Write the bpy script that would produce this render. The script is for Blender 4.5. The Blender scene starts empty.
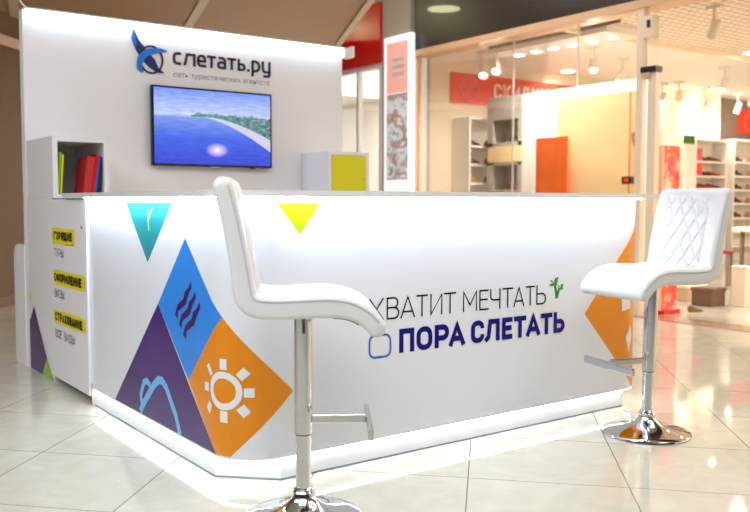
import bpy, bmesh, math, random
from mathutils import Vector, Matrix
random.seed(7)
PI = math.pi
C = bpy.context.scene.collection
scene = bpy.context.scene

# ---------------------------------------------------------------- camera
yaw, pitch, roll = math.radians(36.001), math.radians(3.673), math.radians(0.079)
fw = Vector((math.sin(yaw)*math.cos(pitch), math.cos(yaw)*math.cos(pitch), -math.sin(pitch)))
rt = Vector((math.cos(yaw), -math.sin(yaw), 0)); up = rt.cross(fw)
r2 = rt*math.cos(roll)+up*math.sin(roll); u2 = up*math.cos(roll)-rt*math.sin(roll)
cd = bpy.data.cameras.new('camera'); cam = bpy.data.objects.new('camera', cd); C.objects.link(cam)
m = Matrix((r2, u2, -fw)).transposed().to_4x4(); m.translation = (-1.437, -2.867, 1.09)
cam.matrix_world = m
cd.sensor_width = 36; cd.lens = 858.4/750*36; cd.clip_start = .05; cd.clip_end = 200
cd.dof.use_dof = True; cd.dof.focus_distance = 3.9; cd.dof.aperture_fstop = 2.6
scene.camera = cam

# ---------------------------------------------------------------- world, exposure, large lights
w = bpy.data.worlds.new('world'); scene.world = w; w.use_nodes = True
bg = w.node_tree.nodes['Background']
bg.inputs[0].default_value = (1.0, .96, .93, 1); bg.inputs[1].default_value = .8
vs = scene.view_settings
vs.view_transform = 'Standard'; vs.look = 'None'; vs.gamma = 1; vs.use_curve_mapping = False
vs.exposure = 0.08
scene.display_settings.display_device = 'sRGB'

def area(name, loc, size, power, col, rot=(0, 0, 0), size_y=None):
    l = bpy.data.lights.new(name, 'AREA'); l.energy = power; l.color = col; l.size = size
    if size_y: l.shape = 'RECTANGLE'; l.size_y = size_y
    o = bpy.data.objects.new(name, l); C.objects.link(o); o.location = loc; o.rotation_euler = rot
    return o
# hall ceiling lighting, over the open floor in front of the counter, plus an added left fill
area('hall_light_and_fill', (-2.6, -2.8, 4.1), 5.0, 300, (.93, .96, 1), (0, 0, 0), 5.0)
area('hall_light_and_fill', (-4.6, 1.6, 4.1), 2.6, 150, (.95, .97, 1), (0, 0, 0), 3.0)  # unseen fill added to brighten the cabinet and the counter's left side
area('hall_light_and_fill', (2.9, -1.6, 4.1), 3.0, 85, (1, .90, .78), (0, 0, 0), 3.0)
area('hall_light_and_fill', (3.6, 3.9, 4.1), 1.4, 70, (1, .95, .9), (0, 0, 0), 3.0)
# warm shop fill, added out of view with no fixture
area('shop_fill_light', (11.6, -1.2, 2.93), 8.6, 420, (1, .88, .76), (0, 0, 0), 4.4)
area('neighbour_shop_lighting', (6.9, 8.4, 2.93), 2.4, 260, (1, .97, .95), (0, 0, 0), 2.6)

# ---------------------------------------------------------------- materials
def mat(name, col, rough=.5, metal=0, spec=.5, coat=0, emit=None, estr=0, noise=None, bump=None):
    mm = bpy.data.materials.new(name); mm.use_nodes = True
    nt = mm.node_tree; b = nt.nodes['Principled BSDF']
    b.inputs['Base Color'].default_value = (*col, 1)
    b.inputs['Roughness'].default_value = rough; b.inputs['Metallic'].default_value = metal
    b.inputs['Specular IOR Level'].default_value = spec; b.inputs['Coat Weight'].default_value = coat
    if emit: b.inputs['Emission Color'].default_value = (*emit, 1); b.inputs['Emission Strength'].default_value = estr
    if noise:
        sc, amt = noise
        tc = nt.nodes.new('ShaderNodeTexCoord'); n = nt.nodes.new('ShaderNodeTexNoise'); n.inputs['Scale'].default_value = sc
        n.inputs['Detail'].default_value = 4
        r = nt.nodes.new('ShaderNodeValToRGB')
        r.color_ramp.elements[0].position = .3; r.color_ramp.elements[1].position = .7
        r.color_ramp.elements[0].color = (*[c*(1-amt) for c in col], 1); r.color_ramp.elements[1].color = (*[min(1, c*(1+amt)) for c in col], 1)
        nt.links.new(tc.outputs['Object'], n.inputs['Vector']); nt.links.new(n.outputs['Fac'], r.inputs[0]); nt.links.new(r.outputs[0], b.inputs['Base Color'])
    if bump:
        sc, st = bump
        tc = nt.nodes.new('ShaderNodeTexCoord'); n = nt.nodes.new('ShaderNodeTexNoise'); n.inputs['Scale'].default_value = sc
        bp = nt.nodes.new('ShaderNodeBump'); bp.inputs['Strength'].default_value = st; bp.inputs['Distance'].default_value = .002
        nt.links.new(tc.outputs['Object'], n.inputs['Vector']); nt.links.new(n.outputs['Fac'], bp.inputs['Height']); nt.links.new(bp.outputs[0], b.inputs['Normal'])
    return mm

def lin(r, g, b): return tuple(((c/255)/12.92 if c <= 10 else (((c/255)+.055)/1.055)**2.4) for c in (r, g, b))

M = {}
M['gloss_white'] = mat('gloss_white', (.76, .79, .86), .16, coat=.2, noise=(3, .01))
M['cab_white'] = mat('cab_white', (.79, .79, .83), .22)
M['matte_white'] = mat('matte_white', (.79, .79, .83), .45, noise=(2, .015))
M['slab'] = mat('slab', (.72, .73, .74), .15, coat=.3)
M['plinth'] = mat('plinth', (.9, .93, .96), .3)
M['leather'] = mat('leather', (.68, .69, .71), .33, spec=.45, bump=(260, .12))
M['piping'] = mat('piping', (.50, .50, .50), .4)
M['chrome'] = mat('chrome', (.66, .67, .70), .04, 1)
M['chrome_brushed'] = mat('chrome_brushed', (.62, .62, .65), .22, 1)
M['black_plastic'] = mat('black_plastic', (.012, .012, .014), .35)
M['dark_lining'] = mat('dark_lining', (.03, .03, .035), .7)
M['seal'] = mat('seal', (.22, .25, .28), .5)
M['led_cool'] = mat('led_cool', (.9, .95, 1), .4, emit=(.80, .90, 1), estr=1.2)
M['led_top'] = mat('led_top', (.9, .95, 1), .4, emit=(.72, .84, 1), estr=26)
M['led_work'] = mat('led_work', (.9, .95, 1), .4, emit=(.74, .87, 1), estr=130)
M['led_dot'] = mat('led_dot', (.9, .95, 1), .4, emit=(.85, .94, 1), estr=75)
M['v_teal'] = mat('v_teal', lin(40, 150, 160), .25, noise=(1.5, .12))
M['v_blue'] = mat('v_blue', lin(44, 136, 232), .25, noise=(1.5, .08))
M['v_purple'] = mat('v_purple', lin(66, 34, 112), .25, noise=(2, .12))
M['v_orange'] = mat('v_orange', lin(228, 136, 0), .25, noise=(2, .05))
M['v_lime'] = mat('v_lime', lin(160, 205, 6), .3)
M['v_green'] = mat('v_green', lin(128, 190, 40), .25)
M['v_yellow'] = mat('v_yellow', lin(232, 218, 10), .3)
M['v_maroon'] = mat('v_maroon', lin(58, 24, 96), .25)
M['v_sky'] = mat('v_sky', lin(110, 180, 240), .25)
M['v_white'] = mat('v_white', (.82, .84, .86), .25)
M['ink'] = mat('ink', lin(10, 10, 28), .5, spec=.2)
M['navy'] = mat('navy', lin(8, 0, 112), .45, spec=.2)
M['rblue'] = mat('rblue', lin(24, 100, 205), .3)
M['palm'] = mat('palm', lin(14, 132, 40), .4)
M['ltext'] = mat('ltext', lin(90, 90, 100), .4)
M['logo_dark'] = mat('logo_dark', lin(22, 34, 104), .3)
M['logo_blue'] = mat('logo_blue', lin(34, 112, 205), .3)
M['logo_ink'] = mat('logo_ink', lin(30, 28, 62), .3)
M['logo_grey'] = mat('logo_grey', lin(126, 122, 142), .4)
M['tv_black'] = mat('tv_black', (.006, .006, .012), .18)
M['door_yellow'] = mat('door_yellow', lin(214, 212, 8), .35)
M['brown_wall'] = mat('brown_wall', lin(126, 94, 66), .7)
M['soffit'] = mat('soffit', lin(176, 140, 112), .6)
M['soffit_trim'] = mat('soffit_trim', lin(216, 190, 166), .5)
M['fascia'] = mat('fascia', lin(40, 32, 30), .30, coat=.25)
M['frame_beige'] = mat('frame_beige', lin(226, 186, 150), .4)
M['frame_light'] = mat('frame_light', lin(246, 226, 206), .35)
M['shop_wall'] = mat('shop_wall', lin(246, 228, 202), .6)
M['shop_white'] = mat('shop_white', lin(246, 240, 232), .5)
M['shop_grey'] = mat('shop_grey', lin(186, 180, 170), .5)
M['shop_dark'] = mat('shop_dark', lin(128, 110, 96), .6)
M['red'] = mat('red', lin(214, 16, 18), .25)
M['orange_red'] = mat('orange_red', lin(236, 64, 24), .4)
M['orange_panel'] = mat('orange_panel', lin(240, 104, 14), .5, noise=(6, .08))
M['wood_panel'] = mat('wood_panel', lin(250, 220, 165), .5, noise=(2.5, .04))
M['wood_edge'] = mat('wood_edge', lin(206, 158, 110), .5)
M['bench_tan'] = mat('bench_tan', lin(208, 176, 146), .5)
M['bench_brown'] = mat('bench_brown', lin(120, 92, 72), .5)
M['column_grey'] = mat('column_grey', lin(176, 166, 156), .5)
M['lamp_body'] = mat('lamp_body', lin(236, 224, 208), .4)
M['lamp_glow'] = mat('lamp_glow', (1, 1, 1), .4, emit=(1, .95, .86), estr=22)
M['hall_glow'] = mat('hall_glow', (1, 1, 1), .4, emit=(.95, 1, .55), estr=34)
M['hall_ceiling'] = mat('hall_ceiling', (.62, .58, .54), .7)
M['shoe_black'] = mat('shoe_black', (.02, .018, .02), .4)
M['shoe_brown'] = mat('shoe_brown', lin(120, 66, 40), .5)
M['shoe_red'] = mat('shoe_red', lin(186, 40, 40), .5)
M['shoe_tan'] = mat('shoe_tan', lin(196, 150, 100), .5)
M['dark_red'] = mat('dark_red', lin(140, 18, 24), .5)
M['leaf'] = mat('leaf', lin(60, 120, 50), .6)
M['pink'] = mat('pink', lin(230, 110, 120), .6)
M['paper'] = mat('paper', (.8, .8, .78), .7)

def glass_mat(name, tint=(1, 1, 1), gl=.10):
    mm = bpy.data.materials.new(name); mm.use_nodes = True; nt = mm.node_tree; nt.nodes.clear()
    o = nt.nodes.new('ShaderNodeOutputMaterial'); mx = nt.nodes.new('ShaderNodeMixShader')
    t = nt.nodes.new('ShaderNodeBsdfTransparent'); t.inputs[0].default_value = (*tint, 1)
    g = nt.nodes.new('ShaderNodeBsdfGlossy'); g.inputs['Roughness'].default_value = .02
    f = nt.nodes.new('ShaderNodeFresnel'); f.inputs[0].default_value = 1.45
    ml = nt.nodes.new('ShaderNodeMath'); ml.operation = 'MULTIPLY'; ml.inputs[1].default_value = gl*10
    nt.links.new(f.outputs[0], ml.inputs[0]); nt.links.new(ml.outputs[0], mx.inputs[0])
    nt.links.new(t.outputs[0], mx.inputs[1]); nt.links.new(g.outputs[0], mx.inputs[2]); nt.links.new(mx.outputs[0], o.inputs[0])
    return mm
M['glass'] = glass_mat('glass', (.98, .99, .985), .05)

def floor_mat():
    mm = bpy.data.materials.new('floor_tiles'); mm.use_nodes = True; nt = mm.node_tree; N = nt.nodes; Lk = nt.links
    b = N['Principled BSDF']
    g = N.new('ShaderNodeNewGeometry')
    def axis(nx, ny, off):
        d = N.new('ShaderNodeVectorMath'); d.operation = 'DOT_PRODUCT'; d.inputs[1].default_value = (nx, ny, 0); Lk.new(g.outputs['Position'], d.inputs[0])
        a = N.new('ShaderNodeMath'); a.operation = 'SUBTRACT'; a.inputs[1].default_value = off; Lk.new(d.outputs['Value'], a.inputs[0])
        s = N.new('ShaderNodeMath'); s.operation = 'DIVIDE'; s.inputs[1].default_value = .6125; Lk.new(a.outputs[0], s.inputs[0])
        fr = N.new('ShaderNodeMath'); fr.operation = 'FRACT'; Lk.new(s.outputs[0], fr.inputs[0])
        sb = N.new('ShaderNodeMath'); sb.operation = 'SUBTRACT'; sb.inputs[1].default_value = .5; Lk.new(fr.outputs[0], sb.inputs[0])
        ab = N.new('ShaderNodeMath'); ab.operation = 'ABSOLUTE'; Lk.new(sb.outputs[0], ab.inputs[0])
        fl = N.new('ShaderNodeMath'); fl.operation = 'FLOOR'; Lk.new(s.outputs[0], fl.inputs[0])
        return ab.outputs[0], fl.outputs[0]
    a, ia = axis(.725, -.688, .862-.6125*20); c, ic = axis(.728, .686, .322-.6125*20)
    mx = N.new('ShaderNodeMath'); mx.operation = 'MAXIMUM'; Lk.new(a, mx.inputs[0]); Lk.new(c, mx.inputs[1])
    gt = N.new('ShaderNodeMapRange'); gt.inputs['From Min'].default_value = .5-.0042; gt.inputs['From Max'].default_value = .5-.0026; Lk.new(mx.outputs[0], gt.inputs['Value'])
    cb = N.new('ShaderNodeCombineXYZ'); Lk.new(ia, cb.inputs[0]); Lk.new(ic, cb.inputs[1])
    wn = N.new('ShaderNodeTexWhiteNoise'); Lk.new(cb.outputs[0], wn.inputs['Vector'])
    n = N.new('ShaderNodeTexNoise'); n.inputs['Scale'].default_value = 5; n.inputs['Detail'].default_value = 8; n.inputs['Distortion'].default_value = 1.2
    ad = N.new('ShaderNodeVectorMath'); ad.operation = 'ADD'; Lk.new(g.outputs['Position'], ad.inputs[0]); Lk.new(wn.outputs['Color'], ad.inputs[1]); Lk.new(ad.outputs[0], n.inputs['Vector'])
    r = N.new('ShaderNodeValToRGB'); r.color_ramp.elements[0].position = .3; r.color_ramp.elements[1].position = .7
    r.color_ramp.elements[0].color = (.50, .485, .40, 1); r.color_ramp.elements[1].color = (.59, .57, .475, 1)
    Lk.new(n.outputs['Fac'], r.inputs[0])
    mc = N.new('ShaderNodeMix'); mc.data_type = 'RGBA'; Lk.new(gt.outputs[0], mc.inputs['Factor']); Lk.new(r.outputs[0], mc.inputs[6]); mc.inputs[7].default_value = (.13, .12, .11, 1)
    Lk.new(mc.outputs[2], b.inputs['Base Color'])
    b.inputs['Roughness'].default_value = .05; b.inputs['Specular IOR Level'].default_value = .55
    return mm
M['floor'] = floor_mat()
M['hall_wall'] = mat('hall_wall', (.34, .28, .23), .6)
M['contrast_panel'] = mat('contrast_panel', (.05, .05, .07), .2)

def screen_mat():
    # the picture shown on the television: sea, beach, palms under a pale sky
    mm = bpy.data.materials.new('screen_picture'); mm.use_nodes = True; nt = mm.node_tree; N = nt.nodes; Lk = nt.links
    b = N['Principled BSDF']; b.inputs['Base Color'].default_value = (.01, .01, .02, 1); b.inputs['Roughness'].default_value = .12
    tc = N.new('ShaderNodeTexCoord'); sx = N.new('ShaderNodeSeparateXYZ'); Lk.new(tc.outputs['Generated'], sx.inputs[0])
    def math_(op, a, b_=None):
        q = N.new('ShaderNodeMath'); q.operation = op
        for i, v in enumerate((a, b_)):
            if v is None: continue
            if isinstance(v, (int, float)): q.inputs[i].default_value = v
            else: Lk.new(v, q.inputs[i])
        return q.outputs[0]
    X, Z = sx.outputs['X'], sx.outputs['Z']
    def ramp(v, els):
        r = N.new('ShaderNodeValToRGB'); e = r.color_ramp.elements
        while len(e) < len(els): e.new(.5)
        for q, (p, c) in zip(e, els): q.position = p; q.color = (*c, 1)
        Lk.new(v, r.inputs[0]); return r.outputs[0]
    def mixc(f, a, c):
        q = N.new('ShaderNodeMix'); q.data_type = 'RGBA'; Lk.new(f, q.inputs['Factor'])
        for i, v in ((6, a), (7, c)):
            if isinstance(v, tuple): q.inputs[i].default_value = (*v, 1)
            else: Lk.new(v, q.inputs[i])
        return q.outputs[2]
    base = ramp(Z, [(0, lin(44, 62, 205)), (.35, lin(58, 96, 222)), (.62, lin(120, 150, 232)), (.66, lin(190, 205, 245)), (.85, lin(160, 180, 245)), (1, lin(120, 150, 240))])
    nz = N.new('ShaderNodeTexNoise'); nz.inputs['Scale'].default_value = 9; nz.inputs['Detail'].default_value = 6
    mp = N.new('ShaderNodeMapping'); mp.inputs['Scale'].default_value = (1, 1, 3.5); Lk.new(tc.outputs['Generated'], mp.inputs[0]); Lk.new(mp.outputs[0], nz.inputs['Vector'])
    wv = ramp(nz.outputs['Fac'], [(.35, (.75, .8, .95)), (.7, (1.35, 1.3, 1.15))])
    ml = N.new('ShaderNodeMix'); ml.data_type = 'RGBA'; ml.blend_type = 'MULTIPLY'; ml.inputs['Factor'].default_value = .8; Lk.new(base, ml.inputs[6]); Lk.new(wv, ml.inputs[7])
    col = ml.outputs[2]
    # beach: below the curve z = .66 - .55*(x-.42)^1.2
    dx = math_('MAXIMUM', math_('SUBTRACT', X, .40), 0.0)
    shore = math_('SUBTRACT', .64, math_('MULTIPLY', math_('POWER', dx, 1.5), .95))
    land = math_('MULTIPLY', math_('GREATER_THAN', Z, shore), math_('LESS_THAN', Z, .68))
    land = math_('MULTIPLY', land, math_('GREATER_THAN', X, .40))
    col = mixc(land, col, lin(205, 205, 228))
    sh2 = math_('ADD', shore, math_('MULTIPLY', dx, .28))
    trees = math_('MULTIPLY', math_('GREATER_THAN', Z, sh2), math_('GREATER_THAN', X, .30))
    tn = N.new('ShaderNodeTexNoise'); tn.inputs['Scale'].default_value = 26; Lk.new(tc.outputs['Generated'], tn.inputs['Vector'])
    top = math_('ADD', .60, math_('MULTIPLY', tn.outputs['Fac'], .17))
    trees = math_('MULTIPLY', trees, math_('LESS_THAN', Z, top))
    col = mixc(trees, col, ramp(tn.outputs['Fac'], [(.3, lin(40, 70, 130)), (.5, lin(80, 140, 120)), (.7, lin(150, 170, 200))]))
    # sun glitter spot
    d = N.new('ShaderNodeVectorMath'); d.operation = 'DISTANCE'; d.inputs[1].default_value = (.52, .5, .2)
    Lk.new(tc.outputs['Generated'], d.inputs[0])
    cmb = N.new('ShaderNodeCombineXYZ'); Lk.new(X, cmb.inputs[0]); cmb.inputs[1].default_value = .5; Lk.new(Z, cmb.inputs[2]); Lk.new(cmb.outputs[0], d.inputs[0])
    gl = ramp(d.outputs['Value'], [(0, (1, .9, .8)), (.03, (.7, .5, .55)), (.10, (0, 0, 0))])
    av = N.new('ShaderNodeMix'); av.data_type = 'RGBA'; av.blend_type = 'ADD'; av.inputs['Factor'].default_value = 1; Lk.new(col, av.inputs[6]); Lk.new(gl, av.inputs[7])
    Lk.new(av.outputs[2], b.inputs['Emission Color']); b.inputs['Emission Strength'].default_value = 1.0
    return mm
M['screen'] = screen_mat()

def poster_mat(name, cols, scale, stretch=(1, 1, 1), emit=1.0):
    mm = bpy.data.materials.new(name); mm.use_nodes = True; nt = mm.node_tree; N = nt.nodes; Lk = nt.links; b = N['Principled BSDF']
    tc = N.new('ShaderNodeTexCoord'); mp = N.new('ShaderNodeMapping'); mp.inputs['Scale'].default_value = stretch
    n = N.new('ShaderNodeTexNoise'); n.inputs['Scale'].default_value = scale; n.inputs['Detail'].default_value = 3
    r = N.new('ShaderNodeValToRGB'); e = r.color_ramp.elements
    while len(e) < len(cols): e.new(.5)
    for i, (q, c) in enumerate(zip(e, cols)): q.position = .3+.4*i/(len(cols)-1); q.color = (*c, 1)
    Lk.new(tc.outputs['Object'], mp.inputs[0]); Lk.new(mp.outputs[0], n.inputs['Vector']); Lk.new(n.outputs['Fac'], r.inputs[0])
    Lk.new(r.outputs[0], b.inputs['Base Color'])
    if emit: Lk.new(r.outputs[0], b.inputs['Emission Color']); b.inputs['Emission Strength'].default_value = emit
    return mm
M['poster_photo'] = poster_mat('poster_photo', [lin(90, 110, 120), lin(210, 215, 220), lin(150, 120, 110), lin(235, 238, 240)], 2.6, (1, 1.5, 2), .5)
M['poster_pink'] = mat('poster_pink', lin(240, 180, 168), .4, emit=lin(244, 180, 168), estr=.45)
M['lightbox_white'] = mat('lightbox_white', (.9, .95, .97), .4, emit=(.85, .97, 1), estr=.7)
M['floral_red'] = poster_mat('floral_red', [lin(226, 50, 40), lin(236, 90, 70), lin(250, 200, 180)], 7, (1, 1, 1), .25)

def grid_ceiling_mat():
    mm = bpy.data.materials.new('grid_ceiling'); mm.use_nodes = True; nt = mm.node_tree; N = nt.nodes; Lk = nt.links; b = N['Principled BSDF']
    g = N.new('ShaderNodeNewGeometry'); br = N.new('ShaderNodeTexBrick')
    br.offset = 0; br.inputs['Scale'].default_value = 1; br.inputs['Brick Width'].default_value = .11; br.inputs['Row Height'].default_value = .11; br.inputs['Mortar Size'].default_value = .018
    br.inputs['Color1'].default_value = (*lin(214, 184, 158), 1); br.inputs['Color2'].default_value = (*lin(206, 176, 150), 1); br.inputs['Mortar'].default_value = (*lin(252, 240, 226), 1)
    Lk.new(g.outputs['Position'], br.inputs['Vector']); Lk.new(br.outputs['Color'], b.inputs['Base Color']); b.inputs['Roughness'].default_value = .6
    return mm
M['grid_ceiling'] = grid_ceiling_mat()

# ---------------------------------------------------------------- mesh helpers
def link(name, bm, material, parent=None, smooth=False, loc=None):
    me = bpy.data.meshes.new(name); bmesh.ops.recalc_face_normals(bm, faces=bm.faces[:]); bm.to_mesh(me); bm.free()
    me.materials.append(M[material] if isinstance(material, str) else material)
    if smooth:
        for p in me.polygons: p.use_smooth = True
        try: me.set_sharp_from_angle(angle=math.radians(40))
        except Exception: pass
    o = bpy.data.objects.new(name, me); C.objects.link(o)
    if parent: o.parent = parent
    if loc: o.location = loc
    return o
def box(bm, x0, x1, y0, y1, z0, z1, bevel=0):
    vs_ = [bm.verts.new(p) for p in [(x0, y0, z0), (x1, y0, z0), (x1, y1, z0), (x0, y1, z0), (x0, y0, z1), (x1, y0, z1), (x1, y1, z1), (x0, y1, z1)]]
    fs = [bm.faces.new([vs_[i] for i in f]) for f in [(3, 2, 1, 0), (4, 5, 6, 7), (0, 1, 5, 4), (1, 2, 6, 5), (2, 3, 7, 6), (3, 0, 4, 7)]]
    if bevel:
        es = list({e for f in fs for e in f.edges})
        bmesh.ops.bevel(bm, geom=es, offset=bevel, segments=2, affect='EDGES', profile=.5)
def B(name, x0, x1, y0, y1, z0, z1, material, parent=None, bevel=0):
    bm = bmesh.new(); box(bm, x0, x1, y0, y1, z0, z1, bevel); return link(name, bm, material, parent)
def lathe(bm, prof, seg=48, c=(0, 0, 0), rot=None):
    rings = []
    for r, z in prof:
        ring = []
        for i in range(seg):
            v = Vector((r*math.cos(2*PI*i/seg), r*math.sin(2*PI*i/seg), z))
            if rot: v = rot @ v
            ring.append(bm.verts.new(v+Vector(c)))
        rings.append(ring)
    for a, b in zip(rings, rings[1:]):
        for i in range(seg): bm.faces.new((a[i], a[(i+1) % seg], b[(i+1) % seg], b[i]))
    bm.faces.new(rings[0][::-1]); bm.faces.new(rings[-1])
def cyl(bm, c, r, z0, z1, seg=24, rot=None):
    lathe(bm, [(r, z0), (r, z1)], seg, c, rot)
def tube(bm, pts, r, seg=8, closed=False):
    pts = [Vector(p) for p in pts]; n = len(pts); rings = []; prev = None
    for i, p in enumerate(pts):
        t = (pts[min(i+1, n-1)]-pts[max(i-1, 0)]).normalized()
        a = prev if prev else (Vector((0, 0, 1)) if abs(t.z) < .9 else Vector((1, 0, 0)))
        nrm = (a-t*a.dot(t)).normalized(); prev = nrm; bn = t.cross(nrm)
        rings.append([bm.verts.new(p+(nrm*math.cos(2*PI*k/seg)+bn*math.sin(2*PI*k/seg))*r) for k in range(seg)])
    for a, b in zip(rings, rings[1:]):
        for k in range(seg): bm.faces.new((a[k], a[(k+1) % seg], b[(k+1) % seg], b[k]))
    bm.faces.new(rings[0][::-1]); bm.faces.new(rings[-1])
def prism(bm, poly, y0, y1, f=lambda a, d, b: (a, d, b)):
    A = [bm.verts.new(f(x, y0, z)) for x, z in poly]; Bv = [bm.verts.new(f(x, y1, z)) for x, z in poly]
    bm.faces.new(A); bm.faces.new(Bv[::-1]); n = len(poly)
    for i in range(n): bm.faces.new((A[i], A[(i+1) % n], Bv[(i+1) % n], Bv[i]))
def empty(name, loc, label, cat, group=None, rz=0):
    o = bpy.data.objects.new(name, None); C.objects.link(o); o.location = loc; o.rotation_euler = (0, 0, rz); o.empty_display_size = .1
    return tag(o, label, cat, group)
def tag(o, label, cat, group=None, kind=None):
    o['label'] = label; o['category'] = cat
    if group: o['group'] = group
    if kind: o['kind'] = kind
    return o
def struct(o): o['kind'] = 'structure'; return o
def copy_tree(o, parent=None):
    c = o.copy(); C.objects.link(c)
    if parent: c.parent = parent
    for ch in o.children: copy_tree(ch, c)
    return c

# ---- flat strokes for lettering: a mitred ribbon in 2D
def ribbon(pts, t, closed=False):
    P = [Vector(p) for p in pts]; n = len(P); L, R = [], []
    for i in range(n):
        if closed: a, b, c = P[i-1], P[i], P[(i+1) % n]
        else: a, b, c = P[max(i-1, 0)], P[i], P[min(i+1, n-1)]
        d1 = (b-a).normalized() if (b-a).length > 1e-9 else (c-b).normalized()
        d2 = (c-b).normalized() if (c-b).length > 1e-9 else d1
        n1 = Vector((-d1.y, d1.x)); n2 = Vector((-d2.y, d2.x)); mm = (n1+n2)
        mm = mm.normalized() if mm.length > 1e-6 else n1
        k = min(t/2/max(mm.dot(n1), .25), t*1.0)
        L.append(b+mm*k); R.append(b-mm*k)
    q = []; last = n if closed else n-1
    for i in range(last):
        j = (i+1) % n; q.append([L[i], R[i], R[j], L[j]])
    return q
def arc(cx, cy, rx, ry, a0, a1, n=10):
    return [(cx+rx*math.cos(math.radians(a0+(a1-a0)*i/n)), cy+ry*math.sin(math.radians(a0+(a1-a0)*i/n))) for i in range(n+1)]
def rr(w, h, r, x0=0, y0=0):      # closed rounded rectangle path
    p = []
    for cx, cy, a in ((w-r, h-r, 0), (r, h-r, 90), (r, r, 180), (w-r, r, 270)): p += arc(x0+cx, y0+cy, r, r, a, a+90, 6)
    return p
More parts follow.
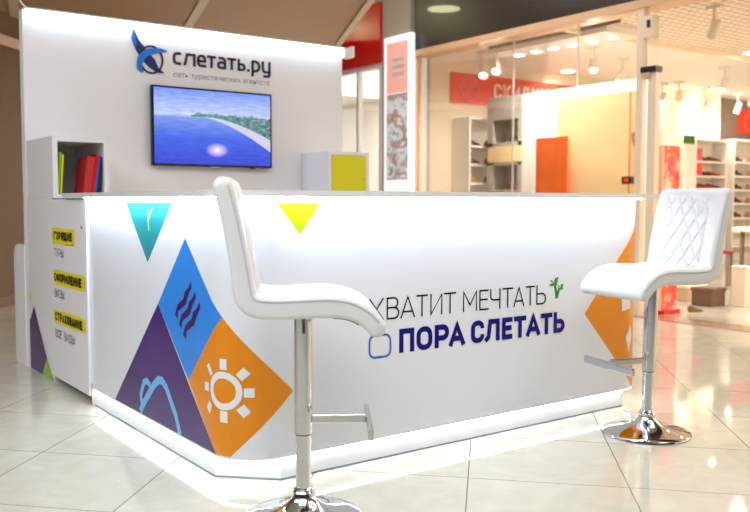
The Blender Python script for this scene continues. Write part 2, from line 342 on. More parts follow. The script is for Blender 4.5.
# glyphs in a box: w = width of the centreline box, h = height of it; returns list of (points, closed)
def glyph(ch, w, h):
    r = min(w, h)*.42
    def bowl(y0, y1, x1=None):
        x1 = x1 or w; q = min((y1-y0)/2, x1*.6)
        return [(0, y1)]+[(x1-q, y1)]+arc(x1-q, y1-q, q, q, 90, 0, 6)[1:]+arc(x1-q, y0+q, q, q, 0, -90, 6)+[(0, y0)]
    G = {
     'Х': [([(0, 0), (w, h)], 0), ([(0, h), (w, 0)], 0)],
     'В': [([(0, 0), (0, h)], 0), (bowl(h*.53, h, w*.92), 0), (bowl(0, h*.53), 0)],
     'А': [([(0, 0), (w/2, h), (w, 0)], 0), ([(w*.16, h*.27), (w*.84, h*.27)], 0)],
     'Т': [([(w/2, 0), (w/2, h)], 0), ([(0, h), (w, h)], 0)],
     'И': [([(0, h), (0, 0), (w, h), (w, 0)], 0)],
     'М': [([(0, 0), (0, h), (w/2, h*.3), (w, h), (w, 0)], 0)],
     'Е': [([(w, h), (0, h), (0, 0), (w, 0)], 0), ([(0, h*.52), (w*.88, h*.52)], 0)],
     'Ч': [([(0, h), (0, h*.62)]+arc(w*.4, h*.62, w*.4, h*.17, 180, 270, 5)+[(w, h*.45)], 0), ([(w, h), (w, 0)], 0)],
     'Ь': [([(0, h), (0, 0)], 0), (bowl(0, h*.56), 0)],
     'П': [([(0, 0), (0, h), (w, h), (w, 0)], 0)],
     'О': [(rr(w, h, r), 1)],
     'Р': [([(0, 0), (0, h)], 0), (bowl(h*.40, h), 0)],
     'С': [([(w, h*.67)]+arc(w-r, h-r, r, r, 0, 90, 6)+arc(r, h-r, r, r, 90, 180, 6)+arc(r, r, r, r, 180, 270, 6)+arc(w-r, r, r, r, 270, 360, 6)+[(w, h*.33)], 0)],
     'Л': [([(0, 0), (w*.16, h*.12), (w*.30, h), (w, h), (w, 0)], 0)],
     'Г': [([(0, 0), (0, h), (w, h)], 0)],
     'Я': [([(w, 0), (w, h)], 0), ([(w-x, y) for x, y in bowl(h*.42, h)], 0), ([(w*.5, h*.42), (0, 0)], 0)],
     'Щ': [([(0, h), (0, 0), (w*.9, 0), (w*.9, h)], 0), ([(w*.45, 0), (w*.45, h)], 0), ([(w*.9, 0), (w*1.05, 0), (w*1.05, -h*.2)], 0)],
     'Ф': [([(w/2, 0), (w/2, h)], 0), (rr(w, h*.62, h*.25, 0, h*.2), 1)],
     'Н': [([(0, 0), (0, h)], 0), ([(w, 0), (w, h)], 0), ([(0, h/2), (w, h/2)], 0)],
     'У': [([(0, h), (w*.5, h*.4)], 0), ([(w, h), (w*.4, h*.1), (w*.1, 0)], 0)],
     'Ы': [([(0, h), (0, 0)], 0), (bowl(0, h*.56, w*.62), 0), ([(w, 0), (w, h)], 0)],
     'Д': [([(0, -h*.16), (0, 0), (w, 0), (w, -h*.16)], 0), ([(w*.15, 0), (w*.28, h), (w*.85, h), (w*.85, 0)], 0)],
     'Б': [([(w*.9, h), (0, h), (0, 0)], 0), (bowl(0, h*.56), 0)],
     'З': [([(0, h), (w-h*.24, h)]+arc(w-h*.24, h*.765, h*.24, h*.235, 90, -90, 8)[1:]+[(w*.3, h*.53)], 0), ([(w*.3, h*.53), (w-h*.265, h*.53)]+arc(w-h*.265, h*.265, h*.265, h*.265, 90, -90, 8)[1:]+[(0, 0)], 0)],
     'К': [([(0, 0), (0, h)], 0), ([(w, h), (0, h*.42)], 0), ([(w*.35, h*.6), (w, 0)], 0)],
     '.': [([(0, 0), (0, h*.02+.001)], 0)],
     'с': [([(w, h)]+[(r, h)]+arc(r, h-r, r, r, 90, 180, 6)[1:]+arc(r, r, r, r, 180, 270, 6)+[(w, 0)], 0)],
     'л': [([(0, 0), (w*.12, 0), (w*.32, h), (w, h), (w, 0)], 0)],
     'е': [([(w, 0), (r, 0)]+arc(r, r, r, r, 270, 180, 6)[1:]+arc(r, h-r, r, r, 180, 90, 6)+arc(w-r, h-r, r, r, 90, 0, 6)+[(w, h*.46), (0, h*.46)], 0)],
     'т': [([(w/2, 0), (w/2, h)], 0), ([(0, h), (w, h)], 0)],
     'а': [([(w*.1, h), (w-r, h)]+arc(w-r, h-r, r, r, 90, 0, 6)[1:]+[(w, 0), (r*.7, 0)]+arc(r*.7, h*.27, r*.7, h*.27, 270, 90, 8)[1:]+[(w, h*.54)], 0)],
     'ь': [([(0, h), (0, 0)], 0), (bowl(0, h*.56), 0)],
     'р': [([(0, -h*.45), (0, h)], 0), (bowl(0, h), 0)],
     'у': [([(0, h), (0, r)]+arc(r, r, r, r, 180, 270, 6)[1:]+[(w, 0)], 0), ([(w, h), (w, -h*.45+r*.5)]+arc(w-r*.6, -h*.45+r*.5, r*.6, r*.5, 0, -90, 5)[1:]+[(w*.1, -h*.45)], 0)],
    }
    return G[ch]
def word_polys(items, z0, z1, t):
    """items: (char, x_left, x_right) outer extents"""
    out = []
    for ch, a, b in items:
        w_ = b-a-t; h_ = z1-z0-t
        if ch == '.': out.append([Vector((a, z0)), Vector((b, z0)), Vector((b, z0+(b-a))), Vector((a, z0+(b-a)))]); continue
        for pts, cl in glyph(ch, w_, h_):
            P = [(x+a+t/2, y+z0+t/2) for x, y in pts]
            # bring stroke ends out to the edge of the letter box
            if not cl:
                for i, j in ((0, 1), (-1, -2)):
                    p, q = Vector(P[i]), Vector(P[j])
                    if (p-q).length > 1e-6:
                        e = (p-q).normalized()
                        if abs(e.y) > .6 and ch != 'С': P[i] = tuple(p+e*t/2)
                        elif ch in 'ЕТСГет' and abs(e.x) > .6 : P[i] = tuple(p+e*t/2)
            out += ribbon(P, t, cl)
    return out
def auto_word(text, x0, x1, narrow=.62):
    ws = {'И': 1, 'Щ': 1.35, 'М': 1.3, 'Ы': 1.3, 'Ф': 1.2, 'Д': 1.15, 'Л': 1.1, ' ': .5}
    tot = sum(ws.get(c, 1) for c in text)+.22*(len(text)-1); k = (x1-x0)/tot; x = x0; out = []
    for c in text:
        wd = ws.get(c, 1)*k
        if c != ' ': out.append((c, x, x+wd))
        x += wd+.22*k
    return out

# ---------------------------------------------------------------- the setting
def plane_poly(name, pts, material):
    bm = bmesh.new(); bm.faces.new([bm.verts.new(p) for p in pts]); return link(name, bm, material)
struct(B('floor', -11, 17, -11, 15, -.1, 0, 'floor'))
struct(B('ceiling', -11, 5.35, -11, 15, 4.2, 4.3, 'hall_ceiling'))
struct(B('wall_hall_south', -11, 5.35, -9.2, -9.0, 0, 4.2, 'hall_wall'))
struct(B('wall_hall_west', -10.2, -10, -9, 13, 0, 4.2, 'hall_wall'))
for i, y in enumerate((-8.5, -4.5, -.5, 3.5, 7.5)):
    struct(B('window_%d' % (21+i), -9.99, -9.97, y, y+2.9, .1, 3.1, 'contrast_panel'))  # dark panel added unseen for the chrome to reflect, not a window
for i, x in enumerate((-9.5, -5.6, -1.7, 2.0)):
    struct(B('window_%d' % (11+i), x, x+3.2, -8.99, -8.97, .1, 2.9, 'contrast_panel'))  # more unseen dark panels, added for contrast in the chrome
# brown hall wall at the far left: runs diagonally behind the counter
dv = Vector((.688, .725, 0)); nv = Vector((-.725, .688, 0)); w0 = Vector((.70, 6.50, 0))
def wall_box(name, s0, s1, t0, t1, z0, z1, material):
    bm = bmesh.new()
    vs_ = [w0+dv*s+nv*t for s, t in ((s0, t0), (s1, t0), (s1, t1), (s0, t1))]
    a = [bm.verts.new((v.x, v.y, z0)) for v in vs_]; b = [bm.verts.new((v.x, v.y, z1)) for v in vs_]
    bm.faces.new(a[::-1]); bm.faces.new(b)
    for i in range(4): bm.faces.new((a[i], a[(i+1) % 4], b[(i+1) % 4], b[i]))
    return struct(link(name, bm, material))
def slat_mat():
    mm = bpy.data.materials.new('brown_slats'); mm.use_nodes = True; nt = mm.node_tree; N = nt.nodes; Lk = nt.links; b = N['Principled BSDF']
    g = N.new('ShaderNodeNewGeometry'); wv = N.new('ShaderNodeTexWave'); wv.bands_direction = 'Z'; wv.inputs['Scale'].default_value = 9; wv.inputs['Distortion'].default_value = 0
    Lk.new(g.outputs['Position'], wv.inputs['Vector'])
    r = N.new('ShaderNodeValToRGB'); r.color_ramp.elements[0].color = (*lin(112, 84, 60), 1); r.color_ramp.elements[1].color = (*lin(118, 89, 64), 1)
    Lk.new(wv.outputs['Fac'], r.inputs[0]); Lk.new(r.outputs[0], b.inputs['Base Color']); b.inputs['Roughness'].default_value = .7
    return mm
M['brown_slats'] = slat_mat()
wall_box('wall_left', -5, 4.2, 0, .12, 0, 3.0, 'brown_slats')
wall_box('baseboard_left', -5, 4.2, -.02, 0, 0, .10, 'bench_brown')
wall_box('trim_1', -5, 4.2, -.03, 0, 2.66, 2.76, 'soffit_trim')

# low brown soffit over the far left of the hall
sof = [(5.25, 7.69), (4.43, 6.0), (3.40, 3.90), (2.95, 2.98), (-1.6, 6.1), (-4.4, 3.2), (-5.5, 6), (-3, 9), (3.4, 13), (5.25, 13)]
bm = bmesh.new(); a = [bm.verts.new((x, y, 3.0)) for x, y in sof]; b = [bm.verts.new((x, y, 3.35)) for x, y in sof]
bm.faces.new(a); bm.faces.new(b[::-1])
for i in range(len(sof)): bm.faces.new((a[i], a[(i+1) % len(sof)], b[(i+1) % len(sof)], b[i]))
o = link('ceiling.001', bm, 'soffit'); o.name = 'ceiling_soffit'; struct(o)
def strip(name, p, q, wd, z0, z1, material):
    p, q = Vector(p), Vector(q); d = (q-p).normalized(); nn = Vector((-d.y, d.x))*wd/2; bm = bmesh.new()
    vs_ = [p-nn, q-nn, q+nn, p+nn]; a = [bm.verts.new((v.x, v.y, z0)) for v in vs_]; b = [bm.verts.new((v.x, v.y, z1)) for v in vs_]
    bm.faces.new(a[::-1]); bm.faces.new(b)
    for i in range(4): bm.faces.new((a[i], a[(i+1) % 4], b[(i+1) % 4], b[i]))
    return struct(link(name, bm, material))
strip('trim_2', (5.25, 7.66), (2.95, 2.95), .07, 2.975, 3.36, 'soffit_trim')
strip('trim_3', (2.62, 6.4), (2.03, 4.5), .09, 2.985, 3.0, 'soffit_trim')
strip('trim_4', (.95, 7.0), (.58, 5.6), .09, 2.985, 3.0, 'soffit_trim')

# shopfront plane X = 5.35
SF = 5.35
struct(B('wall_right', SF+.02, SF+.22, -10, 5.66, 2.96, 4.2, 'fascia'))                   # dark glossy fascia
struct(B('trim_5', SF-.03, SF+.22, -10, 5.70, 2.885, 2.96, 'frame_beige'))
struct(B('trim_6', SF+.0, SF+.10, 5.60, 5.70, 0, 2.885, 'frame_beige'))
struct(B('trim_7', SF-.01, SF+.06, 2.22, 2.29, 0, 2.885, 'frame_light'))
struct(B('trim_8', SF-.01, SF+.06, 2.07, 2.16, 0, 2.30, 'frame_light'))
M['threshold'] = mat('threshold', lin(160, 128, 108), .15, noise=(5, .35))
struct(B('trim_9', SF-.08, SF+.24, -3.0, 5.60, 0, .004, 'threshold'))                   # metal threshold
struct(B('window_1', SF+.03, SF+.042, 2.29, 5.60, .03, 2.885, 'glass'))
struct(B('window_2', SF+.03, SF+.042, 2.07, 2.22, 2.32, 2.885, 'glass'))
# patch fitting at the head of the door post
pf = empty('door_fitting', (SF+.02, 2.15, 2.28), 'dark metal patch fitting at the top of the shop door post', 'door fitting')
B('clamp_plate', -.05, .05, -.09, .08, 0, .055, 'black_plastic', pf); B('clamp_cap', -.05, .05, -.02, .07, -.05, 0, 'bench_tan', pf)
dc = empty('door_closer', (SF+.03, 2.17, 2.60), 'beige square door closer housing above the shop door post', 'door closer')
B('closer_body', -.05, .05, -.06, .05, 0, .20, 'frame_light', dc, .01); B('closer_slot', -.06, -.05, -.03, .0, .09, .16, 'black_plastic', dc)

# shop interior
struct(B('wall_back', SF+.22, 12.45, 5.9, 6.0, 0, 3.0, 'shop_wall'))
struct(B('wall_far', 12.45, 16.5, 6.15, 6.25, 0, 3.0, 'shop_dark'))
struct(B('wall_return', 12.35, 12.45, 6.0, 6.25, 0, 3.0, 'shop_dark'))
struct(B('wall_side', 16.4, 16.5, -4, 6.15, 0, 3.0, 'shop_wall'))
struct(B('wall_near', SF+.22, 16.5, -4.1, -4, 0, 3.0, 'shop_wall'))
struct(B('ceiling_shop', SF+.22, 16.5, -4, 3.5, 2.96, 3.05, 'grid_ceiling'))
struct(B('ceiling_shop_back', SF+.22, 16.5, 3.5, 6.15, 2.96, 3.05, 'shop_white'))
struct(B('trim_10', SF+.3, 16.4, 3.42, 3.5, 2.90, 2.96, 'shop_wall'))
# display-window soffit with dark slot
struct(B('trim_12', 5.9, 6.5, 3.1, 4.9, 2.87, 2.955, 'shop_white'))
struct(B('trim_13', 5.86, 5.88, 2.9, 4.85, 2.925, 2.955, 'bench_brown'))
M['slot'] = M['bench_brown']

# neighbouring shop with a red fascia
struct(B('wall_neighbour', SF-.05, SF+.15, 6.30, 10, 2.90, 3.68, 'red'))
struct(B('trim_14', SF-.04, SF+.16, 6.30, 10, 3.68, 4.2, 'column_grey'))
struct(B('trim_15', SF-.02, SF+.08, 6.30, 10, 2.84, 2.90, 'matte_white'))
for i, y in enumerate((6.33, 6.85, 7.5)):
    struct(B('trim_%d' % (16+i), SF-.01, SF+.05, y, y+.05, 0, 2.84, 'matte_white'))
struct(B('window_3', SF+.02, SF+.03, 6.38, 9.5, .02, 2.84, 'glass'))
struct(B('wall_neighbour_back', 8.2, 8.3, 6.1, 12, 0, 3.0, 'shop_white'))
struct(B('wall_neighbour_side', 5.6, 8.3, 6.05, 6.15, 0, 3.0, 'shop_white'))
struct(B('wall_neighbour_end', 5.6, 8.3, 12, 12.1, 0, 3.0, 'shop_white'))
struct(B('ceiling_neighbour', SF+.15, 8.3, 6.15, 12, 2.98, 3.05, 'shop_white'))
struct(B('wall_column', SF-.02, SF+.30, 5.70, 6.29, 0, 4.2, 'column_grey'))

# ---------------------------------------------------------------- reception counter
RC, X1, YE, XS = .2, 2.48, 1.66, .6
A_ = RC*PI/4
s_front1 = X1-RC-RC+A_               # end of the straight front
s_arc2 = s_front1+2*A_               # end of the right-hand arc
s_end = s_arc2+(XS-RC)
s_left = -(YE-RC+A_)
def outline(s, off=0.0):
    """s along the outer face of the counter -> (x, y) and outward offset"""
    if s < -A_:
        return (-off, RC+(-s-A_))
    if s < A_:
        th = s/RC-PI/4              # -pi/2 .. 0   (0 = facing -y)
        return (RC+(RC+off)*math.sin(th), RC-(RC+off)*math.cos(th))
    if s < s_front1: return (RC+s-A_, -off)
    if s < s_arc2:
        th = (s-s_front1)/RC
        return (X1-RC+(RC+off)*math.sin(th), RC-(RC+off)*math.cos(th))
    return (X1+off, RC+(s-s_arc2))
S_CUTS = [-A_+2*A_*i/16 for i in range(17)]+[s_front1+2*A_*i/16 for i in range(17)]
def decal(name, polys, material, parent, off=.0006, thick=.0):
    bm = bmesh.new(); idx = 0
    for p in polys:
        q = []
        for v in p:
            if not q or (Vector(v)-Vector(q[-1])).length > 1e-6: q.append(tuple(v))
        if len(q) > 2 and (Vector(q[0])-Vector(q[-1])).length < 1e-6: q.pop()
        if len(q) < 3: continue
        try: bm.faces.new([bm.verts.new((x, idx*3e-5, z)) for x, z in q]); idx += 1
        except ValueError: pass
    for s in S_CUTS:
        bmesh.ops.bisect_plane(bm, geom=bm.verts[:]+bm.edges[:]+bm.faces[:], plane_co=(s, 0, 0), plane_no=(1, 0, 0))
    bmesh.ops.triangulate(bm, faces=bm.faces[:])
    for v in bm.verts:
        x, y = outline(v.co.x, off+v.co.y); v.co.x, v.co.y = x, y
    me = bpy.data.meshes.new(name)
    for f in bm.faces:
        f.normal_update()
        c = f.calc_center_median(); out = Vector((-1, 0, 0)) if c.x < .1 and c.y > .1 else Vector((-.1, -1, 0))
        if c.x > 2.4 and c.y > .05: out = Vector((1, -.2, 0))
        if f.normal.dot(out) < 0: f.normal_flip()
    bm.to_mesh(me); bm.free(); me.materials.append(M[material]); o = bpy.data.objects.new(name, me); C.objects.link(o); o.parent = parent
    return o
def svals(s0, s1):
    v = [s0, s1]+[s for s in S_CUTS if s0 < s < s1]; return sorted(v)
def curved_slab(bm, s0, s1, o0, o1, z0, z1):
    """vertical band following the outline between offsets o0 (inner) and o1 (outer)"""
    sv = svals(s0, s1); rows = []
    for s in sv:
        rows.append([bm.verts.new((*outline(s, o), z)) for o, z in ((o0, z0), (o1, z0), (o1, z1), (o0, z1))])
    for a, b in zip(rows, rows[1:]):
        for k in range(4): bm.faces.new((a[k], b[k], b[(k+1) % 4], a[(k+1) % 4]))
    bm.faces.new(rows[0]); bm.faces.new(rows[-1][::-1])

counter = empty('reception_counter', (0, 0, 0), 'long glossy white reception counter with coloured diamonds and lit plinth on the tiled floor', 'reception counter')
bm = bmesh.new(); curved_slab(bm, s_left, s_end, -.035, 0, .093, 1.094); link('front_panel', bm, 'gloss_white', counter, True)
# plinth: chamfered corner instead of the round one
def plinth_ring(off, z):
    o_ = off
    return [(o_, YE, z), (o_, .20, z), (.20, o_, z), (X1-.20, o_, z), (X1-o_, .20, z), (X1-o_, XS, z)]
bm = bmesh.new(); rows = []
for off, z in ((.012, 0), (.012, .090), (.05, .090), (.05, 0)):
    rows.append([bm.verts.new(p) for p in plinth_ring(off, z)])
for k in range(4):
    a, b = rows[k], rows[(k+1) % 4]
    for i in range(5): bm.faces.new((a[i], a[i+1], b[i+1], b[i]))
bm.faces.new([r[0] for r in rows]); bm.faces.new([r[-1] for r in rows])
pn = link('plinth', bm, 'plinth', counter)
bm = bmesh.new(); rows = [[bm.verts.new(p) for p in plinth_ring(off, z)] for off, z in ((.009, 0), (.009, .007), (.0115, .007), (.0115, 0))]
for k in range(4):
    a, b = rows[k], rows[(k+1) % 4]
    for i in range(5): bm.faces.new((a[i], a[i+1], b[i+1], b[i]))
link('floor_seal', bm, 'seal', pn)
# thin aluminium LED profiles: one under the panel edge, one under the worktop overhang
bm = bmesh.new(); curved_slab(bm, s_left+.01, s_end, -.0095, -.001, .0885, .0929); lb = link('plinth_light_strip', bm, 'led_cool', counter)
def diodes(name, s0, s1, off0, off1, z0, z1, parent, step=.0165):
    bm = bmesh.new(); s = s0
    while s < s1:
        vs_ = [outline(s, off0), outline(s+.006, off0), outline(s+.006, off1), outline(s, off1)]
        a = [bm.verts.new((*p, z0)) for p in vs_]; b = [bm.verts.new((*p, z1)) for p in vs_]
        bm.faces.new(a[::-1]); bm.faces.new(b)
        for i in range(4): bm.faces.new((a[i], a[(i+1) % 4], b[(i+1) % 4], b[i]))
        s += step
    o = link(name, bm, 'led_dot', parent); return o
diodes('diode_row', s_left+.02, s_end, -.008, -.003, .0865, .0885, lb)
bm = bmesh.new(); curved_slab(bm, s_left+.02, s_end-.02, .022, .033, 1.1005, 1.105); lt = link('worktop_light_strip', bm, 'led_work', counter)
# worktop: L-shaped slab with the outer corner following the panel
wt = []
for s in svals(-(2.02-RC+A_), A_): wt.append(outline(s, .035))
wt = [(-.035, 2.02)]+wt[1:]
wt += [(2.52, -.035), (2.56, 0.0), (2.56, .61), (.52, .61), (.45, .68), (.45, 2.02)]
bm = bmesh.new(); a = [bm.verts.new((x, y, 1.105)) for x, y in wt]; b = [bm.verts.new((x, y, 1.130)) for x, y in wt]
bm.faces.new(a[::-1]); bm.faces.new(b)
for i in range(len(wt)): bm.faces.new((a[i], a[(i+1) % len(wt)], b[(i+1) % len(wt)], b[i]))
link('worktop', bm, 'slab', counter)
B('support_bracket', .04, .20, 1.60, 1.62, 1.03, 1.105, 'chrome_brushed', counter)
B('inner_panel', .035, 2.44, .46, .478, 0, 1.105, 'cab_white', counter)
B('end_panel', 2.445, 2.478, .35, .60, .0, 1.105, 'cab_white', counter)

D = {}
def dec(name, polys, material, off, label=None):
    o = decal(name, polys, material, counter, off)
    if label: o['label'] = label
    return o
dec('diamond_graphic', [[(-1.075, 1.083), (-.52, 1.083), (-.807, .812)]], 'v_teal', .0006, 'teal triangle graphic')
dec('diamond_graphic', [[(-.392, .937), (-.081, .642), (-.376, .350), (-.693, .637)]], 'v_blue', .0006, 'blue diamond graphic')
dec('diamond_graphic', [[(-.693, .637), (-.125, .101), (-1.27, .101)]], 'v_purple', .0006, 'purple triangle graphic')
dec('diamond_graphic', [[(-.081, .642), (.21, .35), (-.05, .101), (-.125, .101), (-.376, .350)]], 'v_orange', .0006, 'orange diamond graphic with a white sun')
dec('diamond_graphic', [[(.137, 1.083), (.340, 1.083), (.243, .960)]], 'v_lime', .0006, 'lime green triangle graphic')
dec('diamond_graphic', [[(1.913, .522), (2.45, 1.083), (s_end-.01, 1.083), (s_end-.01, .101), (2.315, .101)]], 'v_orange', .0006, 'orange diamond graphic at the right end')
dec('leaf_mark', [ribbon([(-.79, 1.05), (-.795, 1.0), (-.785, .955)], .014)[0], ribbon([(-.795, 1.0), (-.785, .955)], .010)[0], ribbon([(-.79, 1.0), (-.74, 1.06)], .010)[0]], 'v_lime', .0011)
def wave(off_s, off_z):
    L = [(-.341, .764), (-.365, .735), (-.400, .715), (-.417, .685), (-.452, .668), (-.478, .652), (-.505, .611)]
    R = [(-.331, .738), (-.352, .718), (-.374, .691), (-.392, .664), (-.430, .645), (-.468, .628), (-.479, .592)]
    return [[(L[i][0]+off_s, L[i][1]+off_z), (L[i+1][0]+off_s, L[i+1][1]+off_z), (R[i+1][0]+off_s, R[i+1][1]+off_z), (R[i][0]+off_s, R[i][1]+off_z)] for i in range(6)]
dec('wave_mark', wave(0, 0)+wave(.041, -.037)+wave(.082, -.075), 'v_maroon', .0011)
dec('sun_mark', ribbon(arc(-.080, .357, .071, .062, 0, 360, 32)[:-1], .026, True)
    + [[(-.097, .482), (-.062, .482), (-.062, .440), (-.097, .440)], [(-.097, .278), (-.060, .278), (-.060, .233), (-.097, .233)],
       [(.009, .374), (.050, .374), (.050, .338), (.009, .338)], [(-.214, .374), (-.176, .374), (-.176, .340), (-.214, .340)],
       [(-.022, .425), (.008, .455), (.036, .430), (.002, .402)], [(-.022, .288), (.010, .312), (.036, .282), (.008, .258)],
       [(-.192, .440), (-.174, .455), (-.140, .418), (-.160, .402)], [(-.196, .275), (-.172, .250), (-.150, .288), (-.172, .308)]], 'v_white', .0011)
dec('loop_mark', ribbon([(-.925, .108), (-.90, .14), (-.83, .20), (-.755, .262), (-.70, .296), (-.655, .300), (-.61, .277), (-.565, .23), (-.51, .175), (-.468, .102)], .036)
    + ribbon([(-.90, .14), (-.915, .19), (-.875, .255), (-.835, .268), (-.795, .255)], .030), 'v_sky', .0011)
dec('square_mark', [[(2.205, .588), (2.28, .600), (2.285, .522), (2.21, .512)]], 'v_white', .0011)
dec('square_mark', [[(2.245, .37), (2.29, .43), (2.31, .37), (2.275, .29)]], 'v_white', .0011)

def row(items, z0, z1, t):      # front face: x -> s
    return word_polys([(c, a-RC+A_, b-RC+A_) for c, a, b in items], z0, z1, t)
dec('lettering', row([('Х', .616, .691), ('В', .706, .773), ('А', .779, .858), ('Т', .865, .928), ('И', .943, 1.012), ('Т', 1.021, 1.092)], .592, .686, .0075)
    + row([('М', 1.133, 1.218), ('Е', 1.232, 1.290), ('Ч', 1.299, 1.365), ('Т', 1.377, 1.446), ('А', 1.449, 1.522), ('Т', 1.530, 1.593), ('Ь', 1.603, 1.671)], .592, .686, .0075), 'ink', .0009, 'thin dark lettering')
dec('lettering', row([('П', .773, .855), ('О', .867, .956), ('Р', .969, 1.052), ('А', 1.052, 1.146), ('С', 1.183, 1.264), ('Л', 1.268, 1.361), ('Е', 1.376, 1.444), ('Т', 1.454, 1.535), ('А', 1.537, 1.631), ('Т', 1.635, 1.716), ('Ь', 1.726, 1.805)], .444, .547, .0235), 'navy', .0009, 'bold navy lettering')
dec('square_outline', ribbon([(x+.618-RC+A_, z+.438) for x, z in rr(.108, .092, .026)], .0095, True), 'rblue', .0009)
pp = []
def pl(x, z): return (x-RC+A_, z)
def palmxy(u, v): return pl(1.673+u/512*35/14.63*.0994+0.0, .745-v/512*35/14.63*.0945)
def px2(u, v):   # sketch coordinates of the palm emblem, 35 units across -> metres on the panel
    return pl(1.628+u/512*.248, .757-v/512*.168)
pp += ribbon([px2(245, 440), px2(238, 340), px2(212, 210)], .017)+ribbon([px2(252, 430), px2(268, 350), px2(285, 280)], .015)
for c, tips in (((205, 195), [(140, 150), (125, 245), (165, 265), (270, 115), (262, 190), (255, 240)]), ((300, 275), [(345, 225), (350, 300), (315, 320), (255, 240), (275, 320)])):
    for tx, ty in tips:
        pp += [[px2(*c), px2((c[0]+tx)/2+(ty-c[1])*.26, (c[1]+ty)/2-(tx-c[0])*.26-8), px2(tx, ty), px2((c[0]+tx)/2-(ty-c[1])*.26, (c[1]+ty)/2+(tx-c[0])*.26+8)]]
dec('palm_emblem', pp, 'palm', .0009)

# ---------------------------------------------------------------- storage cabinet on the left (door with yellow labels)
cab = empty('storage_cabinet', (0, 1.665, 0), 'low white storage cabinet with yellow-labelled door at the left end of the counter', 'cabinet')
def cb(name, x0, x1, y0, y1, z0, z1, material, parent=cab, bevel=0): return B(name, x0, x1, y0-1.665, y1-1.665, z0, z1, material, parent, bevel)
cb('cabinet_body', .004, .45, 2.385, 2.925, 0, 1.1035, 'cab_white', bevel=.002)
cb('cabinet_body', .02, .45, 1.668, 2.385, .03, 1.0925, 'cab_white')
door = cb('cabinet_door', -.016, .018, 1.67, 2.383, .052, 1.096, 'cab_white', bevel=.002)
cb('door_edge_strip', -.006, .016, 1.655, 1.664, .0, .12, 'column_grey')
bm = bmesh.new(); cyl(bm, (-.018, 1.735-1.665, .948), .010, -.003, .003, 16, Matrix.Rotation(PI/2, 3, 'Y')); lk = link('lock', bm, 'chrome_brushed', door)
def left_decal(name, polys, material, parent, x):
    bm = bmesh.new(); idx = 0
    for p in polys:
        q = [tuple(v) for v in p]
        try: bm.faces.new([bm.verts.new((x-idx*3e-5, y-1.665, z)) for y, z in q]); idx += 1
        except ValueError: pass
    bmesh.ops.triangulate(bm, faces=bm.faces[:])
    for f in bm.faces:
        f.normal_update()
        if f.normal.x > 0: f.normal_flip()
    me = bpy.data.meshes.new(name); bm.to_mesh(me); bm.free(); me.materials.append(M[material]); o = bpy.data.objects.new(name, me); C.objects.link(o); o.parent = parent; return o
def brush(y0, y1, z0, z1):
    n = 9; top = []; bot = []
    for i in range(n+1):
        y = y0+(y1-y0)*i/n; top.append((y, z1+random.uniform(-.006, .004))); bot.append((y, z0+random.uniform(-.004, .006)))
    left = [(y0+random.uniform(-.006, .012), z0+(z1-z0)*k/4) for k in range(1, 4)]; right = [(y1+random.uniform(-.012, .006), z1-(z1-z0)*k/4) for k in range(1, 4)]
    return bot[::1]+[] if False else left+top+right+bot[::-1]
def mirrored_word(text, yl, yr, z0, z1, t):       # text reads left to right as y decreases
    return [[(-v[0], v[1]) for v in p] for p in word_polys(auto_word(text, -yl, -yr), z0, z1, t)]
for (yl, yr, z0, z1), w1, (a0, a1), (tz0, tz1), w2, (b0, b1), (uz0, uz1) in (
    ((2.285, 1.875, .842, .935), 'ГОРЯЩИЕ', (2.262, 1.91), (.864, .912), 'ТУРЫ', (2.268, 2.08), (.766, .814)),
    ((2.290, 1.71, .603, .690), 'ОФОРМЛЕНИЕ', (2.268, 1.755), (.622, .672), 'ВИЗЫ', (2.272, 2.08), (.530, .578)),
    ((2.290, 1.71, .375, .458), 'СТРАХОВАНИЕ', (2.268, 1.755), (.392, .442), 'ВСЕ ВИДЫ', (2.275, 1.90), (.294, .342))):
    lab = left_decal('brush_label', [brush(yl, yr, z0, z1)], 'v_yellow', door, -.0168)
    left_decal('label_lettering', mirrored_word(w1, a0, a1, tz0, tz1, .0125), 'ink', lab, -.0174)
    its = auto_word(w2, -b0, -b1); k0 = 3 if ' ' in w2 else 99
    for part_ in (its[:k0], its[k0:]):
        if part_: left_decal('caption_lettering', [[(-v[0], v[1]) for v in p] for p in word_polys(part_, uz0, uz1, .0060)], 'ltext', door, -.0168)
left_decal('triangle_graphic', [[(2.815, .419), (2.924, .31), (2.924, .004), (2.653, .004), (2.54, .124)]], 'v_purple', cab, .0026)
left_decal('triangle_graphic', [[(2.54, .124), (2.653, .004), (2.392, .004)]], 'v_green', cab, .0026)
left_decal('triangle_graphic', [[(2.924, .52), (2.924, .44), (2.885, .45), (2.885, .505)]], 'v_yellow', cab, .0026)

# ---------------------------------------------------------------- back wall of the stand
YB = 2.93
bw = empty('display_wall', (0, YB, 0), 'tall white display wall of the stand with logo, lit along its top', 'display wall')
def wb(name, x0, x1, y0, y1, z0, z1, material, parent=bw, bevel=0): return B(name, x0, x1, y0-YB, y1-YB, z0, z1, material, parent, bevel)
wb('wall_panel', .002, 2.445, YB, YB+.08, 0, 2.305, 'matte_white')
bm = bmesh.new(); poly = [(3.0, 0), (3.27, 0)]+[(3.27, .70)]+arc(3.17, .70, .10, .10, 0, 90, 8)[1:]+[(3.0, .80)]
prism(bm, [(y-YB, z) for y, z in poly], -.004, .016, lambda a, d, b: (d, a, b)); link('side_fin', bm, 'matte_white', bw)
wb('light_rail', .01, 2.44, YB-.042, YB-.002, 2.300, 2.312, 'matte_white')
wb('wall_light_strip', .02, 2.43, YB-.036, YB-.012, 2.2955, 2.2995, 'led_top')
